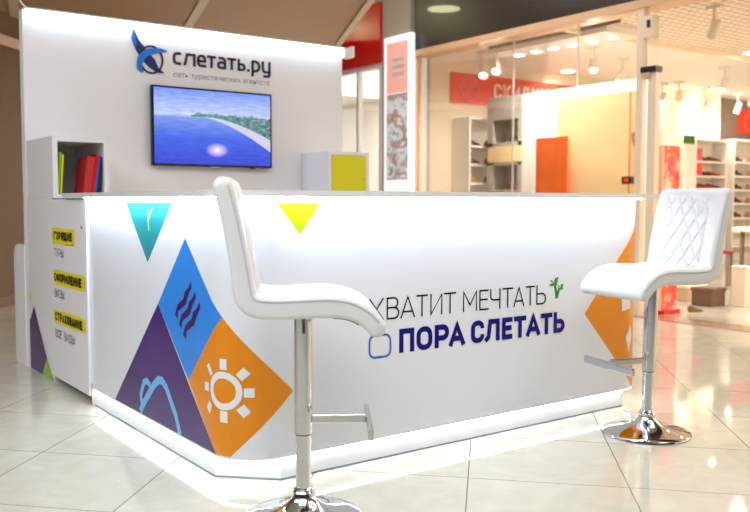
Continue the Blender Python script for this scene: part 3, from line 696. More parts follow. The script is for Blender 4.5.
bm = bmesh.new(); tube(bm, [(.02, -.02, 2.312), (.0, -.02, 2.33), (-.02, 0, 2.38), (-.06, .05, 2.45), (-.13, .2, 2.65), (-.15, .3, 3.0)], .006, 8); link('power_cable', bm, 'matte_white', bw, True)
# small white junction box at the right end
jb = wb('transformer_box', 2.447, 2.53, YB-.03, YB+.05, 2.235, 2.315, 'matte_white', bevel=.006); wb('cable_plug', 2.53, 2.56, YB-.01, YB+.03, 2.25, 2.335, 'plinth', bw)
def wall_decal(name, polys, material, d0=.0, th=.006, parent=bw):
    bm = bmesh.new()
    for p in polys:
        q = [tuple(v) for v in p]
        try: prism(bm, q, -d0-th, -d0)
        except ValueError: pass
    return link(name, bm, material, parent)
zb, zt = 2.050, 2.137
wall_decal('logo_lettering', word_polys([('с', 1.010, 1.078), ('л', 1.082, 1.180), ('е', 1.194, 1.262), ('т', 1.272, 1.340), ('а', 1.350, 1.420), ('т', 1.432, 1.502), ('ь', 1.516, 1.580), ('.', 1.594, 1.612), ('р', 1.630, 1.702), ('у', 1.717, 1.790)], zb, zt, .0165), 'logo_ink', 0, .008)
def smooth(P, n=5):
    P = P[-1:]+P+P[:2]; out = []
    for i in range(1, len(P)-2):
        p0, p1, p2, p3 = (Vector(q) for q in P[i-1:i+3])
        for k in range(n):
            t = k/n; v = .5*((2*p1)+(-p0+p2)*t+(2*p0-5*p1+4*p2-p3)*t*t+(-p0+3*p1-3*p2+p3)*t**3); out.append((v.x, v.y))
    return out
wall_decal('logo_bird', [[(.728, 2.268), (.712, 2.200), (.738, 2.130), (.765, 2.135), (.800, 2.15), (.762, 2.189)], [(.738, 2.130), (.780, 2.066), (.831, 2.016), (.891, 1.980), (.944, 1.981), (.901, 2.014), (.875, 2.069), (.816, 2.124), (.800, 2.15), (.765, 2.135)]], 'logo_dark', .0, .008)
wall_decal('logo_bird', [smooth([(.745, 2.010), (.752, 2.073), (.790, 2.118), (.842, 2.141), (.911, 2.149), (.967, 2.133), (.915, 2.118), (.855, 2.103), (.806, 2.072), (.782, 2.02), (.790, 1.975), (.760, 1.982)]),
    [(.728, 2.268), (.712, 2.200), (.731, 2.137), (.748, 2.16), (.735, 2.215)]], 'logo_blue', .008, .004)['label'] = 'lighter blue wing of the logo'
wall_decal('logo_ring', ribbon(arc(.850, 2.066, .082, .092, 0, 360, 32)[:-1], .012, True), 'logo_ink', .0, .009)
# small tagline
def text_mesh(name, body, x0, x1, z0, h, material, parent, y):
    c = bpy.data.curves.new(name, 'FONT'); c.body = body; c.size = 1; c.resolution_u = 2; t = bpy.data.objects.new(name, c); C.objects.link(t)
    dg = bpy.context.evaluated_depsgraph_get(); me = bpy.data.meshes.new_from_object(t.evaluated_get(dg)); C.objects.unlink(t); bpy.data.objects.remove(t)
    xs = [v.co.x for v in me.vertices]; ys = [v.co.y for v in me.vertices]; a, b_ = min(xs), max(xs); lo, hi = min(ys), max(ys)
    for v in me.vertices:
        u = (v.co.x-a)/(b_-a); q = (v.co.y-lo)/(hi-lo); v.co = (x0+(x1-x0)*u, y, z0+h*q)
    me.materials.clear(); me.materials.append(M[material]); o = bpy.data.objects.new(name, me); C.objects.link(o); o.parent = parent; return o
text_mesh('tagline_lettering', 'сеть туристических агентств', 1.013, 1.785, 1.952, .040, 'logo_grey', bw, -.0012)

# television
tv = empty('television', (1.300, YB-.03, 1.612), 'slim black television showing a blue beach scene, mounted below the logo', 'television')
bm = bmesh.new(); box(bm, -.472, .472, -.025, .012, -.278, .278, .006); link('bezel', bm, 'tv_black', tv)
B('screen', -.456, .456, -.0262, -.0252, -.262, .264, 'screen', tv)
B('stand_mount', -.15, .15, .012, .029, -.12, .12, 'black_plastic', tv)
B('sensor_tab', -.03, .03, -.022, -.005, -.285, -.278, 'chrome_brushed', tv)
B('port_cover', .29, .33, -.020, -.003, -.285, -.278, 'black_plastic', tv)

# open white cube shelf on the cabinet
cs = empty('cube_shelf', (.008, 2.345, 1.1042), 'open white cube shelf holding books on top of the left cabinet', 'shelf')
W_, H_, DP = .335, .365, .578
B('side_panel', 0, .03, 0, DP, 0, H_, 'cab_white', cs); B('side_panel', W_-.03, W_, 0, DP, 0, H_, 'cab_white', cs)
B('top_panel', .03, W_-.03, 0, DP, H_-.03, H_, 'cab_white', cs); B('bottom_panel', .03, W_-.03, 0, DP, 0, .022, 'cab_white', cs); B('back_panel', .03, W_-.03, DP-.02, DP, .022, H_-.03, 'cab_white', cs)
def book(loc, h, d, t, cover, label, lean=0, rz=0):
    o = empty('book', loc, label, 'book', 'books in the cube shelf', rz); o.rotation_euler = (0, lean, rz)
    m_ = cover if isinstance(cover, str) else cover
    bm = bmesh.new(); box(bm, 0, .003, 0, d, 0, h); box(bm, t-.003, t, 0, d, 0, h); box(bm, .003, t-.003, 0, .003, 0, h); link('cover', bm, m_, o)
    B('pages', .0035, t-.0035, .004, d-.004, .003, h-.003, 'paper', o); return o
zf = 1.1042+.0225
book((.0395, 2.372, zf), .25, .19, .012, 'v_green', 'thin green booklet at the left side of the cube shelf', .07)
book((.0555, 2.372, zf), .235, .19, .010, 'v_yellow', 'thin yellow booklet leaning on the green one in the cube shelf', .07)
book((.190, 2.372, zf), .235, .18, .046, 'shoe_red', 'thick book with a mottled red and pink cover in the cube shelf', .14)
M['book_white'] = M['paper']
book((.2385, 2.372, zf), .245, .18, .018, 'red', 'bright red book leaning between two books in the cube shelf', .14)
book((.2585, 2.372, zf), .238, .18, .012, 'rblue', 'blue book behind the red one in the cube shelf', .14)
book((.2725, 2.372, zf), .232, .18, .018, 'shoe_black', 'dark book, rightmost of the row in the cube shelf', .14)

# white cube cupboard with a yellow door, on a low cabinet behind the counter
lc = empty('low_cabinet', (1.95, 2.50, 0), 'plain white low cabinet behind the counter under the yellow cupboard', 'cabinet')
B('cabinet_body', 0, .62, .02, .42, .0, 1.087, 'cab_white', lc, .002); B('door_panel', .004, .308, 0, .018, .08, 1.07, 'cab_white', lc); B('door_panel', .312, .616, 0, .018, .08, 1.07, 'cab_white', lc)
cc = empty('cube_cupboard', (2.065, 2.54, 1.088), 'white cube cupboard with a bright yellow door, right of the television', 'cupboard')
hh = .372
bm = bmesh.new(); box(bm, 0, .370, .004, .385, 0, .03); box(bm, 0, .370, .004, .385, hh-.026, hh); box(bm, 0, .026, .004, .385, .03, hh-.026); box(bm, .344, .370, .004, .385, .03, hh-.026); box(bm, .026, .344, .36, .385, .03, hh-.026)
link('cupboard_body', bm, 'cab_white', cc)
dd = B('cupboard_door', .028, .342, .001, .018, .032, hh-.028, 'door_yellow', cc); dd['label'] = 'yellow door'
bm = bmesh.new(); lathe(bm, [(.004, 0), (.004, .01), (.010, .014), (.010, .02), (.004, .024)], 16, (.318, .001, .178), Matrix.Rotation(PI/2, 3, 'X')); link('knob', bm, 'v_yellow', dd, True)

# ---------------------------------------------------------------- bar stools
def catmull(P, n):
    P = [Vector(p) for p in P]; out = []
    for i in range(len(P)-1):
        p0 = P[max(i-1, 0)]; p1 = P[i]; p2 = P[i+1]; p3 = P[min(i+2, len(P)-1)]
        for k in range(n):
            t = k/n; out.append(.5*((2*p1)+(-p0+p2)*t+(2*p0-5*p1+4*p2-p3)*t*t+(-p0+3*p1-3*p2+p3)*t**3))
    out.append(P[-1])
    # even spacing
    L = [0]
    for a, b in zip(out, out[1:]): L.append(L[-1]+(b-a).length)
    N = int(L[-1]/.0055); res = []; j = 0
    for i in range(N+1):
        s = L[-1]*i/N
        while j < len(L)-2 and L[j+1] < s: j += 1
        f = (s-L[j])/max(L[j+1]-L[j], 1e-9); res.append(out[j].lerp(out[j+1], f))
    return res, L[-1]
PROF = [(-.250, 1.134), (-.238, 1.09), (-.220, 1.01), (-.203, .92), (-.193, .855), (-.188, .81), (-.176, .774), (-.146, .755), (-.09, .750), (-.02, .751), (.05, .754), (.105, .753), (.155, .743), (.193, .723), (.219, .700), (.232, .684)]
PATH, PLEN = catmull(PROF, 12)
SW = .205          # half width
def half_t(f):     # half thickness along the path (0 = top of the back, 1 = front of the seat)
    return .031+.005*min(1, max(0, (f-.25)/.25))-.006*max(0, (f-.8)/.2)
def frame_at(i):
    a = PATH[max(i-1, 0)]; b = PATH[min(i+1, len(PATH)-1)]; t = (b-a).normalized(); n = Vector((-t.y, t.x))   # n points to the sitter
    return PATH[i], t, n
SPLIT = int(len(PATH)*.475)
NI = 72
def quilt(L, y):
    e = .0
    ay = abs(y)
    if ay < .128:
        a = L/.125+y/.070; b = L/.125-y/.070
        g = 0
        for q in (a, b):
            d = abs((q % 1)-.5); d = .5-d      # distance from the nearest line
            g = max(g, math.exp(-(d/.06)**2))
        pil = abs(math.sin(PI*a)*math.sin(PI*b))**.5
        e = -.0068*g+.0040*pil
    e -= .004*math.exp(-((ay-.130)/.004)**2)
    return e
def shell(i0, i1, cap0, cap1):
    bm = bmesh.new(); rows = []
    def ring(i, kt=1.0, shift=0.0, kw=1.0, mark=True):
        p, t, n = frame_at(i); L = PLEN*i/(len(PATH)-1); h = half_t(i/(len(PATH)-1))*kt; wq = SW-(1-kw)*.03
        p = p+t*shift; out = []
        edge = min(i, len(PATH)-1-i)*.0055
        qa = min(1, max(0, (edge-.012)/.02))
        r = min(.016, h*.9)
        def add(y, d): out.append((p+n*d, y))
        for k in range(NI+1):
            y = -wq+r+(2*wq-2*r)*k/NI
            add(y, h+(quilt(L, y)*qa if kt > .99 else 0)+.004*(1-(y/wq)**4))
        for k in range(1, 6):
            a = PI/2*k/5; add(wq-r+r*math.sin(a), h-r+r*math.cos(a))
        for k in range(0, 5):
            a = PI/2*k/4; add(wq-r+r*math.cos(a), -h+r-r*math.sin(a))
        for k in range(1, 8): add(wq-r-(2*wq-2*r)*k/8, -h)
        for k in range(0, 5):
            a = PI/2*k/4; add(-wq+r-r*math.sin(a), -h+r-r*math.cos(a))
        for k in range(0, 5):
            a = PI/2*k/5; add(-wq+r-r*math.cos(a), h-r+r*math.sin(a))
        return [bm.verts.new((q.x, y, q.y)) for q, y in out]
    if cap0:
        for k in range(6, 0, -1):
            a = PI/2*k/6.4; rows.append(ring(i0, math.cos(a), -half_t(0)*math.sin(a), 1-.35*math.sin(a)**2))
    for i in range(i0, i1+1): rows.append(ring(i))
    if cap1:
        for k in range(1, 7):
            a = PI/2*k/6.4; rows.append(ring(i1, math.cos(a), half_t(1)*math.sin(a), 1-.35*math.sin(a)**2))
    for a, b in zip(rows, rows[1:]):
        for k in range(len(a)): bm.faces.new((a[k], a[(k+1) % len(a)], b[(k+1) % len(a)], b[k]))
    if cap0: bm.faces.new(rows[0][::-1])
    if cap1: bm.faces.new(rows[-1])
    return bm
def side_line(i0, i1, sgn):
    out = []
    for i in range(i0, i1+1, 3):
        p, t, n = frame_at(i); h = half_t(i/(len(PATH)-1)); q = p+n*(h-.013); out.append((q.x, sgn*(SW+.0005), q.y))
    return out

def make_stool(loc, rz, foot_rz, label, lean=0, drop=0):
    o = empty('bar_stool', loc, label, 'bar stool', 'white quilted bar stools', rz)
    seat = link('seat', shell(SPLIT, len(PATH)-1, False, True), 'leather', o, True)
    back = link('backrest', shell(0, SPLIT, True, False), 'leather', o, True)
    for me in (seat.data, back.data):
        for p in me.polygons: p.use_smooth = True
    for s in (-1, 1):
        bm = bmesh.new(); tube(bm, side_line(SPLIT, len(PATH)-1, s), .0028, 8); link('piping', bm, 'piping', seat, True)
        bm = bmesh.new(); tube(bm, side_line(0, SPLIT, s), .0028, 8); link('piping', bm, 'piping', back, True)
    # dark lining under the front of the seat
    bm = bmesh.new(); rows = []
    for i in range(int(len(PATH)*.80), int(len(PATH)*.95), 2):
        p, t, n = frame_at(i); h = half_t(i/(len(PATH)-1)); q0 = p-n*(h-.002); q1 = p-n*(h+.005)
        rows.append([bm.verts.new(v) for v in ((q0.x, -.17, q0.y), (q0.x, .17, q0.y), (q1.x, .17, q1.y), (q1.x, -.17, q1.y))])
    for a, b in zip(rows, rows[1:]):
        for k in range(4): bm.faces.new((a[k], a[(k+1) % 4], b[(k+1) % 4], b[k]))
    bm.faces.new(rows[0]); bm.faces.new(rows[-1][::-1]); link('lining', bm, 'dark_lining', seat)
    # base, column, sleeve
    bm = bmesh.new(); lathe(bm, [(.199, 0), (.204, .004), (.202, .010), (.195, .014), (.170, .019), (.135, .026), (.105, .034), (.080, .044), (.060, .056), (.046, .068), (.038, .078), (.036, .084)], 96); link('base', bm, 'chrome', o, True)
    bm = bmesh.new(); lathe(bm, [(.030, .084), (.036, .086), (.037, .096), (.033, .101), (.034, .106), (.028, .112), (.0255, .113), (.0255, .118)], 40); link('collar', bm, 'chrome', o, True)
    bm = bmesh.new(); cyl(bm, (0, 0, 0), .0258, .10, .345, 40); link('column', bm, 'chrome', o, True)
    bm = bmesh.new(); cyl(bm, (0, 0, 0), .0285, .294, .298, 40); link('ring_seal', bm, 'black_plastic', o, True)
    bm = bmesh.new(); cyl(bm, (0, 0, 0), .0305, .298, .700, 48); sl = link('sleeve', bm, 'chrome', o, True)
    bm = bmesh.new(); cyl(bm, (0, 0, 0), .017, .70, .712, 24); box(bm, -.09, .09, -.09, .09, .704, .713, .001); link('mounting_plate', bm, 'black_plastic', o)
    # bolt-on footrest
    fr_ = bpy.data.objects.new('footrest', None)
    bm = bmesh.new(); R = Matrix.Rotation(foot_rz, 4, 'Z')
    box(bm, .026, .214, -.012, .012, .333, .363, .004); bmesh.ops.transform(bm, matrix=R, verts=bm.verts[:]); fa = link('footrest_arm', bm, 'chrome_brushed', o)
    bm = bmesh.new(); box(bm, .214, .232, -.190, .190, .318, .354, .006); bmesh.ops.transform(bm, matrix=R, verts=bm.verts[:]); link('footrest_bar', bm, 'chrome_brushed', fa)
    bm = bmesh.new(); cyl(bm, (0, 0, 0), .0312, .330, .366, 40); link('footrest_clamp', bm, 'chrome', fa, True)
    # height lever
    bm = bmesh.new(); tube(bm, [(0, -.02, .700), (0, -.10, .698), (0, -.17, .690), (.0, -.19, .672)], .005, 10); link('height_lever', bm, 'black_plastic', o, True)
    if lean or drop:          # this stool stands very slightly out of plumb and its back is a touch lower
        lv = Matrix.Rotation(-rz, 3, 'Z') @ Vector((.809, -.588, 0))
        todo = list(o.children)
        while todo:
            c_ = todo.pop(); todo += list(c_.children)
            if c_.name.startswith('base'): continue
            for v in c_.data.vertices:
                k_ = max(0, v.co.z-.09)*lean; v.co.x += lv.x*k_; v.co.y += lv.y*k_; v.co.z -= max(0, v.co.z-.8)*drop
    return o
make_stool((.065, -.385, 0), math.radians(-30.5), math.radians(-2.5), 'white quilted bar stool seen from its side, in front of the counter corner')
make_stool((1.938, -.397, 0), math.radians(170.5), math.radians(-7), 'white quilted bar stool facing left, in front of the right end of the counter', .022, .04)

# ---------------------------------------------------------------- shop window display
dw = empty('display_partition', (6.40, 2.96, 0), 'white display partition with grey niches behind the shop window', 'display partition')
def dp(name, x0, x1, y0, y1, z0, z1, material, parent=dw, bevel=0): return B(name, x0-6.4, x1-6.4, y0-2.96, y1-2.96, z0, z1, material, parent, bevel)
dp('white_panel', 6.4, 6.48, 2.96, 4.80, 0, 2.42, 'shop_white')
bm = bmesh.new()
for (y0, y1, z0, z1) in ((4.80, 5.43, 2.13, 2.42), (4.80, 5.43, 1.55, 1.84), (4.80, 5.43, 0, 1.23), (4.80, 4.87, 1.23, 2.13), (5.32, 5.43, 1.23, 2.13)):
    box(bm, 0, .26, y0-2.96, y1-2.96, z0, z1)
box(bm, .24, .26, 4.87-2.96, 5.32-2.96, 1.23, 2.13); link('niche_block', bm, 'shop_grey', dw)['label'] = 'grey block with two niches'
dp('light_band', 6.392, 6.4, 4.80, 5.41, 1.59, 1.79, 'wood_panel')
def shoe_mesh(name_mat, flip=1):
    bm = bmesh.new()
    secs = [(-.13, .030, .07, 0.055), (-.11, .036, .085, .0), (-.06, .036, .080, 0), (-.01, .034, .060, 0), (.05, .044, .045, 0), (.10, .042, .036, 0), (.13, .028, .026, 0)]
    rows = []
    for x, hw, hgt, _ in secs:
        rows.append([bm.verts.new((x, hw*math.cos(a), .012+max(0, math.sin(a))*hgt)) for a in [PI*k/8 for k in range(9)]])
    for a, b in zip(rows, rows[1:]):
        for k in range(8): bm.faces.new((a[k], a[k+1], b[k+1], b[k]))
    bm.faces.new(rows[0]); bm.faces.new(rows[-1][::-1])
    for a, b in zip(rows, rows[1:]): bm.faces.new((a[0], b[0], b[8], a[8]))
    sole = bmesh.new(); pts = [(-.135, 0), (-.11, .038), (-.03, .034), (.05, .046), (.10, .044), (.14, .015)]
    poly = pts+[(x, -y) for x, y in pts[::-1]]
    lo = [sole.verts.new((x, y, 0)) for x, y in poly]; hi = [sole.verts.new((x, y, .0125)) for x, y in poly]
    sole.faces.new(lo[::-1]); sole.faces.new(hi)
    for i in range(len(poly)): sole.faces.new((lo[i], lo[(i+1) % len(poly)], hi[(i+1) % len(poly)], hi[i]))
    return bm, sole
def shoe(loc, rz, m_, label, group, k=1.0):
    o = empty('shoe', loc, label, 'shoe', group, rz); o.scale = (k, k, k)
    up_, so = shoe_mesh(m_); link('upper', up_, m_, o, True); link('sole', so, 'shoe_tan' if m_ != 'shoe_tan' else 'shoe_brown', o); return o
shoe((6.52, 5.0, 1.8405), -1.57, 'shoe_black', 'black shoe standing alone in the upper niche of the grey display block', 'shoes in the display niches', .9)
shoe((6.52, 5.08, 1.2305), -1.57, 'shoe_brown', 'brown shoe standing alone in the lower niche of the grey display block', 'shoes in the display niches', .9)
# wooden panel with a dark emblem and an orange board in front
wp = empty('wood_board', (6.25, 3.06, 0), 'large pale wooden board inside the shop window, lit warmly', 'board')
B('board_face', 0, .10, 0, 1.02, .0, 2.27, 'wood_panel', wp); B('board_edge', -.002, .13, -.03, 0, 0, 2.27, 'wood_edge', wp)
bm = bmesh.new(); prism(bm, [(.0, 1.82), (.02, 1.72), (.06, 1.68), (.10, 1.73), (.12, 1.82), (.06, 1.84)], -.036, -.03); link('emblem', bm, 'bench_brown', wp)
B('dark_tag', -.006, .13, -.036, .08, 1.28, 1.355, 'black_plastic', wp); B('tag_mark', -.008, -.006, -.01, .05, 1.295, 1.34, 'orange_red', wp)
tag(B('orange_board', 6.12, 6.15, 3.82, 4.295, 0, 1.83, 'orange_panel'), 'plain bright orange board standing before the wooden board in the shop window', 'board')
# display cables
def wire(y, z0, z1, label):
    bm = bmesh.new(); tube(bm, [(5.46, y, z0), (5.46, y, (z0+z1)/2), (5.46, y, z1)], .012, 8); tag(link('display_cable', bm, 'shop_white', None, True), label, 'cable', 'display cables in the shop window')
wire(4.02, 0, 2.89, 'thin white display cable hanging beside the grey niches')
wire(3.10, 2.27, 2.89, 'short white display cable hanging above the wooden board')

# lettered orange-red banner on the shop back wall
bn = empty('shop_banner', (6.16, 5.872, 2.40), 'long orange-red banner with a round emblem and white capitals on the shop back wall', 'banner')
B('banner_board', 0, 2.75, 0, .02, 0, .405, 'orange_red', bn)
bm = bmesh.new()
for p in ribbon(arc(.33, .2, .16, .16, 0, 360, 24)[:-1], .03, True)+ribbon([(.24, .15), (.42, .25)], .04)+ribbon([(.24, .25), (.42, .15)], .02): prism(bm, [tuple(v) for v in p], -.006, -.001)
link('round_emblem', bm, 'pink', bn)
bm = bmesh.new()
for p in word_polys([('С', .78, .92), ('К', .96, 1.10), ('И', 1.14, 1.28), ('Д', 1.32, 1.48), ('К', 1.53, 1.67), ('И', 1.71, 1.85)], .10, .31, .035): prism(bm, [tuple(v) for v in p], -.006, -.001)
link('banner_lettering', bm, 'shop_white', bn)

# shoe shelving
def shelving(name, x0, x1, y0, y1, z1, shelves, label, back='shop_white', lightm='shop_white', group=None, h0=0):
    o = empty(name, (x0, y0, 0), label, 'shelving', group)
    B('back_board', 0, x1-x0, y1-y0-.02, y1-y0, h0, z1, back, o); B('side_panel', 0, .03, 0, y1-y0-.02, h0, z1, back, o); B('side_panel', x1-x0-.03, x1-x0, 0, y1-y0-.02, h0, z1, back, o)
    B('top_panel', .03, x1-x0-.03, 0, y1-y0-.02, z1-.03, z1, back, o)
    for z in shelves: B('shelf', .03, x1-x0-.03, .0, y1-y0-.02, z-.03, z, lightm, o)
    return o
shelving('shoe_shelving', 6.20, 7.30, 5.55, 5.895, 2.19, [.30, .80, 1.09, 1.335, 1.58, 1.82], 'white shoe shelving under the banner, left of the grey niches')
ordn = ['top', 'second', 'third', 'fourth', 'fifth', 'sixth', 'seventh']
cols = ['shoe_black', 'shoe_brown', 'shoe_tan', 'shoe_red']
cname = {'shoe_black': 'black', 'shoe_brown': 'brown', 'shoe_tan': 'tan', 'shoe_red': 'red'}
for i, z in enumerate((1.82, 1.58, 1.335)):
    for j, x in enumerate((6.42, 6.72, 7.02)):
        m_ = [['shoe_black', 'shoe_black', 'shoe_tan'], ['shoe_black', 'shoe_brown', 'shoe_black'], ['shoe_tan', 'shoe_brown', 'shoe_black']][i][j]
        shoe((x, 5.70, z+.0005), .3, m_, '%s shoe, %s from left on the %s shoe shelf under the banner' % (cname[m_], ('first', 'second', 'third')[j], ordn[i]), 'shoes on the shelving under the banner')
tag(B('small_sign', 6.36, 6.42, 5.852, 5.872, 1.98, 2.05, 'shop_dark'), 'tiny dark square tag inside the shoe shelving under the banner', 'sign')
shelving('shoe_shelving', 11.30, 12.22, 5.60, 5.895, 2.13, [.3, .6, .85, 1.08, 1.31, 1.52, 1.765], 'white shoe shelving in the back corner beside the dark wall')
for i, z in enumerate((1.765, 1.52, 1.31, 1.08)):
    for j, x in enumerate((11.78, 12.02)):
        m_ = [['shoe_brown', 'shoe_black'], ['shoe_black', 'shoe_red'], ['shoe_red', 'shoe_brown'], ['shoe_black', 'shoe_tan']][i][j]
        shoe((x, 5.74, z+.0005), -.8, m_, '%s shoe, %s one on the %s shelf of the back corner shelving' % (cname[m_], ('left', 'right')[j], ordn[i]), 'shoes on the corner shelving', .95)
for i, (z, x) in enumerate(((1.5205, 11.48), (1.7655, 11.48))):
    tag(B('poster_card', x-.12, x+.10, 5.66, 5.68, z, z+.22, 'pink' if i else 'floral_red'), 'small %s card on the left of the corner shelving, %s one' % (('red', 'pink')[i], ('lower', 'upper')[i]), 'card', 'cards on the corner shelving')
shelving('shoe_shelving', 12.76, 14.6, 5.80, 6.145, 2.20, [.30, .55, .80, 1.06, 1.305, 1.55, 1.80], 'white shoe shelving against the dark far wall of the shop')
for i, z in enumerate((1.80, 1.55, 1.305, 1.06, .80, .55)):
    for j, x in enumerate((13.12, 13.55)):
        m_ = cols[(i*3+j*2) % 3]
        shoe((x, 5.95, z+.0005), .2, m_, '%s shoe, %s one on the %s shelf against the dark far wall' % (cname[m_], ('left', 'right')[j], ordn[i]), 'shoes on the far wall shelving', 1.15)
fb = empty('shop_banner', (13.42, 6.13, 2.36), 'square red banner with a round emblem above the far wall shelving', 'banner')
B('banner_board', 0, .9, 0, .018, 0, .43, 'orange_red', fb)
bm = bmesh.new()
for p in ribbon(arc(.32, .21, .13, .15, 0, 360, 24)[:-1], .03, True): prism(bm, [tuple(v) for v in p], -.006, -.001)
link('round_emblem', bm, 'pink', fb)
# entrance stands
es = empty('promotion_stand', (5.62, 2.185, 0), 'tall red floral advertising stand just inside the shop entrance', 'advertising stand')
B('stand_panel', 0, .25, -.02, .02, .04, 1.62, 'floral_red', es); B('stand_foot', -.01, .26, -.06, .06, 0, .04, 'red', es); B('stand_frame', -.03, 0, -.025, .025, .04, 1.62, 'frame_beige', es)
B('header_card', -.05, .15, -.03, .03, 1.62, 1.76, 'shop_white', es)
sg = empty('notice_stand', (10.55, 5.3, 0), 'slim white notice panel with dark header before the back corner of the shop', 'sign')
B('notice_panel', .0, .28, -.02, .02, .02, 2.0, 'shop_white', sg); B('notice_header', .0, .22, -.03, .03, 2.0, 2.13, 'leaf', sg); B('notice_foot', -.02, .30, -.12, .12, 0, .02, 'shop_grey', sg)
# low furniture
def simple(name, parts, loc, label, cat, rz=0):
    o = empty(name, loc, label, cat, None, rz)
    for pn, d, m_ in parts: B(pn, *d, m_, o, .006)
    return o
simple('display_plinth', [('plinth_body', (0, .36, -.2, .2, 0, .14), 'bench_tan'), ('plinth_top', (-.01, .37, -.21, .21, .14, .17), 'shop_wall')], (6.78, 2.86, 0), 'low tan display block inside the shop entrance', 'display block')
simple('bench', [('bench_body', (0, .24, -.12, .12, 0, .15), 'bench_brown'), ('cushion', (-.01, .25, -.13, .13, .15, .19), 'bench_brown')], (6.56, 2.34, 0), 'low brown bench on the shop floor behind the right stool', 'bench')
simple('cube_stand', [('cube_body', (0, .16, -.08, .08, 0, .40), 'shop_wall'), ('cube_top', (-.005, .165, -.085, .085, .40, .42), 'shop_white')], (6.83, 2.10, 0), 'pale cube stand beside the brown bench in the shop', 'stand')
rk = empty('slipper', (6.03, 2.06, 0), 'small brown slipper lying on the floor near the shop threshold', 'slipper', None, -.4)
u_, s_ = shoe_mesh('shoe_brown'); link('upper', u_, 'bench_brown', rk, True); link('sole', s_, 'bench_tan', rk); rk.scale = (.6, .6, .8)
tb = empty('display_table', (8.9, 3.05, 0), 'white-topped display table with a dark front at the right of the shop', 'table')
B('table_top', 0, 1.5, -.4, .4, .70, .76, 'shop_white', tb, .005); B('table_front', .08, 1.42, -.32, -.28, .42, .70, 'bench_brown', tb)
for x in (.1, 1.36):
    for y in (-.34, .30): B('leg', x, x+.04, y, y+.04, 0, .70, 'shop_dark', tb)
for i, (x, y, m_, n_, lb_) in enumerate(((9.1, 2.8, 'pink', 'flower_pot', 'pink flowers in a pot, left of the two on the display table'), (9.45, 2.82, 'red', 'flower_pot', 'red flowers in a pot, right of the two on the display table'))):
    t_ = empty(n_, (x, y, .76), lb_, 'flower pot', 'flower pots on the display table')
    bm = bmesh.new(); lathe(bm, [(.03, 0), (.045, .07)], 12); link('pot', bm, 'shoe_brown', t_, True)
    bm = bmesh.new()
    for k in range(9):
        a = k*2.4; rr_ = .03+.015*(k % 3); bmesh.ops.create_icosphere(bm, subdivisions=1, radius=.026, matrix=Matrix.Translation((rr_*math.cos(a), rr_*math.sin(a), .09+.02*(k % 3))))
    link('blossom', bm, m_, t_, True)
    bm = bmesh.new(); bmesh.ops.create_icosphere(bm, subdivisions=1, radius=.05, matrix=Matrix.Diagonal((1.2, 1.2, .6, 1)) @ Matrix.Translation((0, 0, .12))); link('foliage', bm, 'leaf', t_, True)
ch = empty('chair', (8.72, 3.55, 0), 'red-backed chair drawn up to the display table in the shop', 'chair', None, .4)
B('seat', -.17, .17, -.2, .2, .42, .45, 'dark_red', ch, .01); B('backrest', -.17, .17, .17, .20, .45, .62, 'dark_red', ch, .01)
for x in (-.15, .12):
    for y in (-.18, .15): B('leg', x, x+.03, y, y+.03, 0, .42, 'shop_dark', ch)
shoe((9.57, 3.62, 0.0005), 2.0, 'shoe_black', 'black shoe left on the shop floor under the display table', 'shoes on the floor', 1.2)

# lightbox poster on the column
lx = empty('poster_lightbox', (5.325, 5.60, .30), 'tall illuminated poster lightbox on the grey column between the two shops', 'lightbox')
B('lightbox_case', -.06, 0, 0, .56, 0, 2.88, 'lightbox_white', lx); B('poster_upper', -.066, -.061, .06, .50, 2.16, 2.80, 'poster_pink', lx); B('poster_lower', -.066, -.061, .06, .50, 1.06, 2.15, 'poster_photo', lx)
bm = bmesh.new()
for z in (2.55, 2.46, 2.37): box(bm, -.070, -.067, .12, .38, z, z+.05)
link('poster_lettering', bm, 'v_white', lx)

# ---------------------------------------------------------------- lamps
def bulb(parent, loc, d, power, col, angle=150, r=.04):
    l = bpy.data.lights.new('bulb', 'SPOT'); l.energy = power; l.color = col; l.spot_size = math.radians(angle); l.spot_blend = .6; l.shadow_soft_size = r
    o = bpy.data.objects.new('bulb', l); C.objects.link(o); o.parent = parent; o.location = loc; o.rotation_euler = Vector((0, 0, -1)).rotation_difference(d).to_euler()
    return o
def spot(loc, aim, label, k=1.0, group='shop track spotlights', ceil=2.96):
    o = empty('track_spotlight', loc, label, 'spotlight', group); d = (Vector(aim)).normalized(); R = Vector((0, 0, -1)).rotation_difference(d).to_matrix()
    bm = bmesh.new(); lathe(bm, [(.045*k, .09*k), (.052*k, .06*k), (.056*k, -.09*k), (.050*k, -.091*k)], 24, (0, 0, 0), R); link('lamp_head', bm, 'lamp_body', o, True)
    bm = bmesh.new(); lathe(bm, [(.043*k, -.0925*k), (.043*k, -.0955*k)], 24, (0, 0, 0), R); link('lens', bm, 'lamp_glow', o, True)
    bulb(o, d*.11*k, d, 95 if loc[0] < 8 else 26, (1, .90, .79), 140)
    bm = bmesh.new(); box(bm, -.012, .012, -.012, .012, .04*k, ceil-loc[2]-.03); link('arm', bm, 'lamp_body', o)
    bm = bmesh.new(); box(bm, -.03, .03, -.08, .08, ceil-loc[2]-.03, ceil-loc[2]-.0005); link('track_adapter', bm, 'lamp_body', o)
    return o
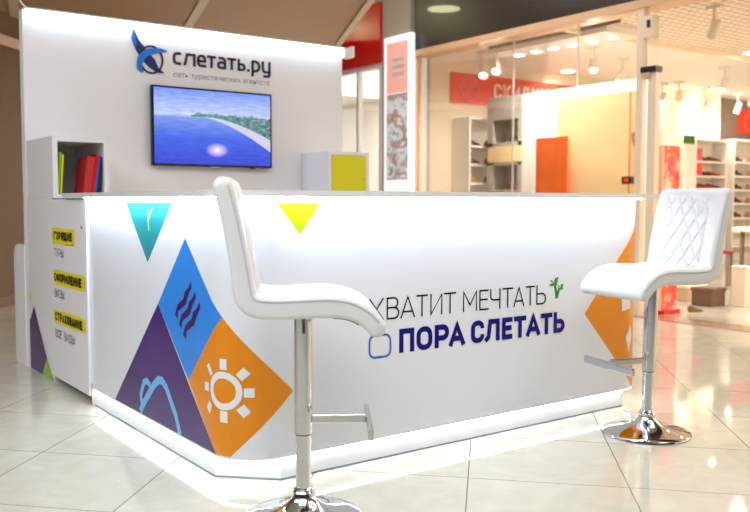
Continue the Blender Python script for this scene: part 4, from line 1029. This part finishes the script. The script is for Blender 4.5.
sp = [((6.03, 5.13, 2.72), (-.5, -.6, -1), 'left spotlight of the pair above the banner'), ((5.98, 4.85, 2.735), (-.5, -.6, -1), 'right spotlight of the pair above the banner'),
      ((6.90, 4.10, 2.74), (-.5, -.4, -1), 'round bright spotlight above the wooden board'), ((7.78, 4.36, 2.72), (-.4, .3, -1), 'spotlight just left of the shop door post'),
      ((6.10, 1.98, 2.74), (.4, .6, -1), 'large beige spotlight nearest the top right corner'),
      ((9.61, 4.05, 2.73), (-.2, .3, -1), 'spotlight hanging alone below the plain shop ceiling'), ((10.36, 5.60, 2.73), (-.7, .2, -1), 'bright spotlight left of the beige back wall corner'),
      ((10.36, 5.30, 2.74), (.9, .8, -.6), 'spotlight turned to the back wall beside the door post'), ((11.27, 5.45, 2.73), (.9, .8, -.6), 'spotlight over the corner shelving'),
      ((12.50, 5.60, 2.72), (-.2, .2, -1), 'bright spotlight before the dark far wall'), ((12.16, 5.15, 2.75), (.8, .8, -.6), 'spotlight left of the trio beside the red far banner'),
      ((12.7, 5.10, 2.75), (.8, .8, -.6), 'spotlight in the middle of the trio beside the red far banner')]
for l, a, t_ in sp: spot(l, a, t_, .95)
def downlight(loc, r, label, group):
    o = empty('recessed_downlight', loc, label, 'downlight', group)
    bm = bmesh.new(); lathe(bm, [(r*1.25, -.006), (r*1.25, -.0005)], 24); link('trim_ring', bm, 'lamp_body', o, True)
    bm = bmesh.new(); lathe(bm, [(r, -.010), (r, -.0065)], 24); link('lens', bm, 'lamp_glow', o, True)
    bulb(o, (0, 0, -.02), Vector((0, 0, -1)), 48, (1, .93, .85), 160, .05); return o
for i, y in enumerate((4.668, 4.388, 4.11, 3.833, 3.545, 3.271)):
    downlight((6.2, y, 2.87), .055, 'small downlight, %s from left in the row above the shop window display' % ('first', 'second', 'third', 'fourth', 'fifth', 'sixth')[i], 'downlights above the window display')
for i, (x, y, t_) in enumerate(((8.134, 5.6, 'above the banner'), (7.15, 1.62, 'in the grid part of the shop ceiling, nearer one'), (8.82, 3.2, 'in the grid part of the shop ceiling, further one'))):
    downlight((x, y, 2.96), .09, 'round ceiling downlight '+t_, 'shop ceiling downlights')
# hall downlights whose glow shows in the glossy fascia
for i, (x, y, t_) in enumerate(((3.04, 7.83, 'nearer the dark fascia'), (3.14, 9.92, 'nearer the red fascia'))):
    o = empty('hall_downlight', (x, y, 4.2), 'round hall ceiling downlight '+t_, 'downlight', 'hall downlights')
    bm = bmesh.new(); lathe(bm, [(.32, -.03), (.32, -.001)], 32); link('housing', bm, 'lamp_body', o, True)
    bm = bmesh.new(); lathe(bm, [(.26, -.035), (.26, -.031)], 32); link('lens', bm, 'hall_glow', o, True)
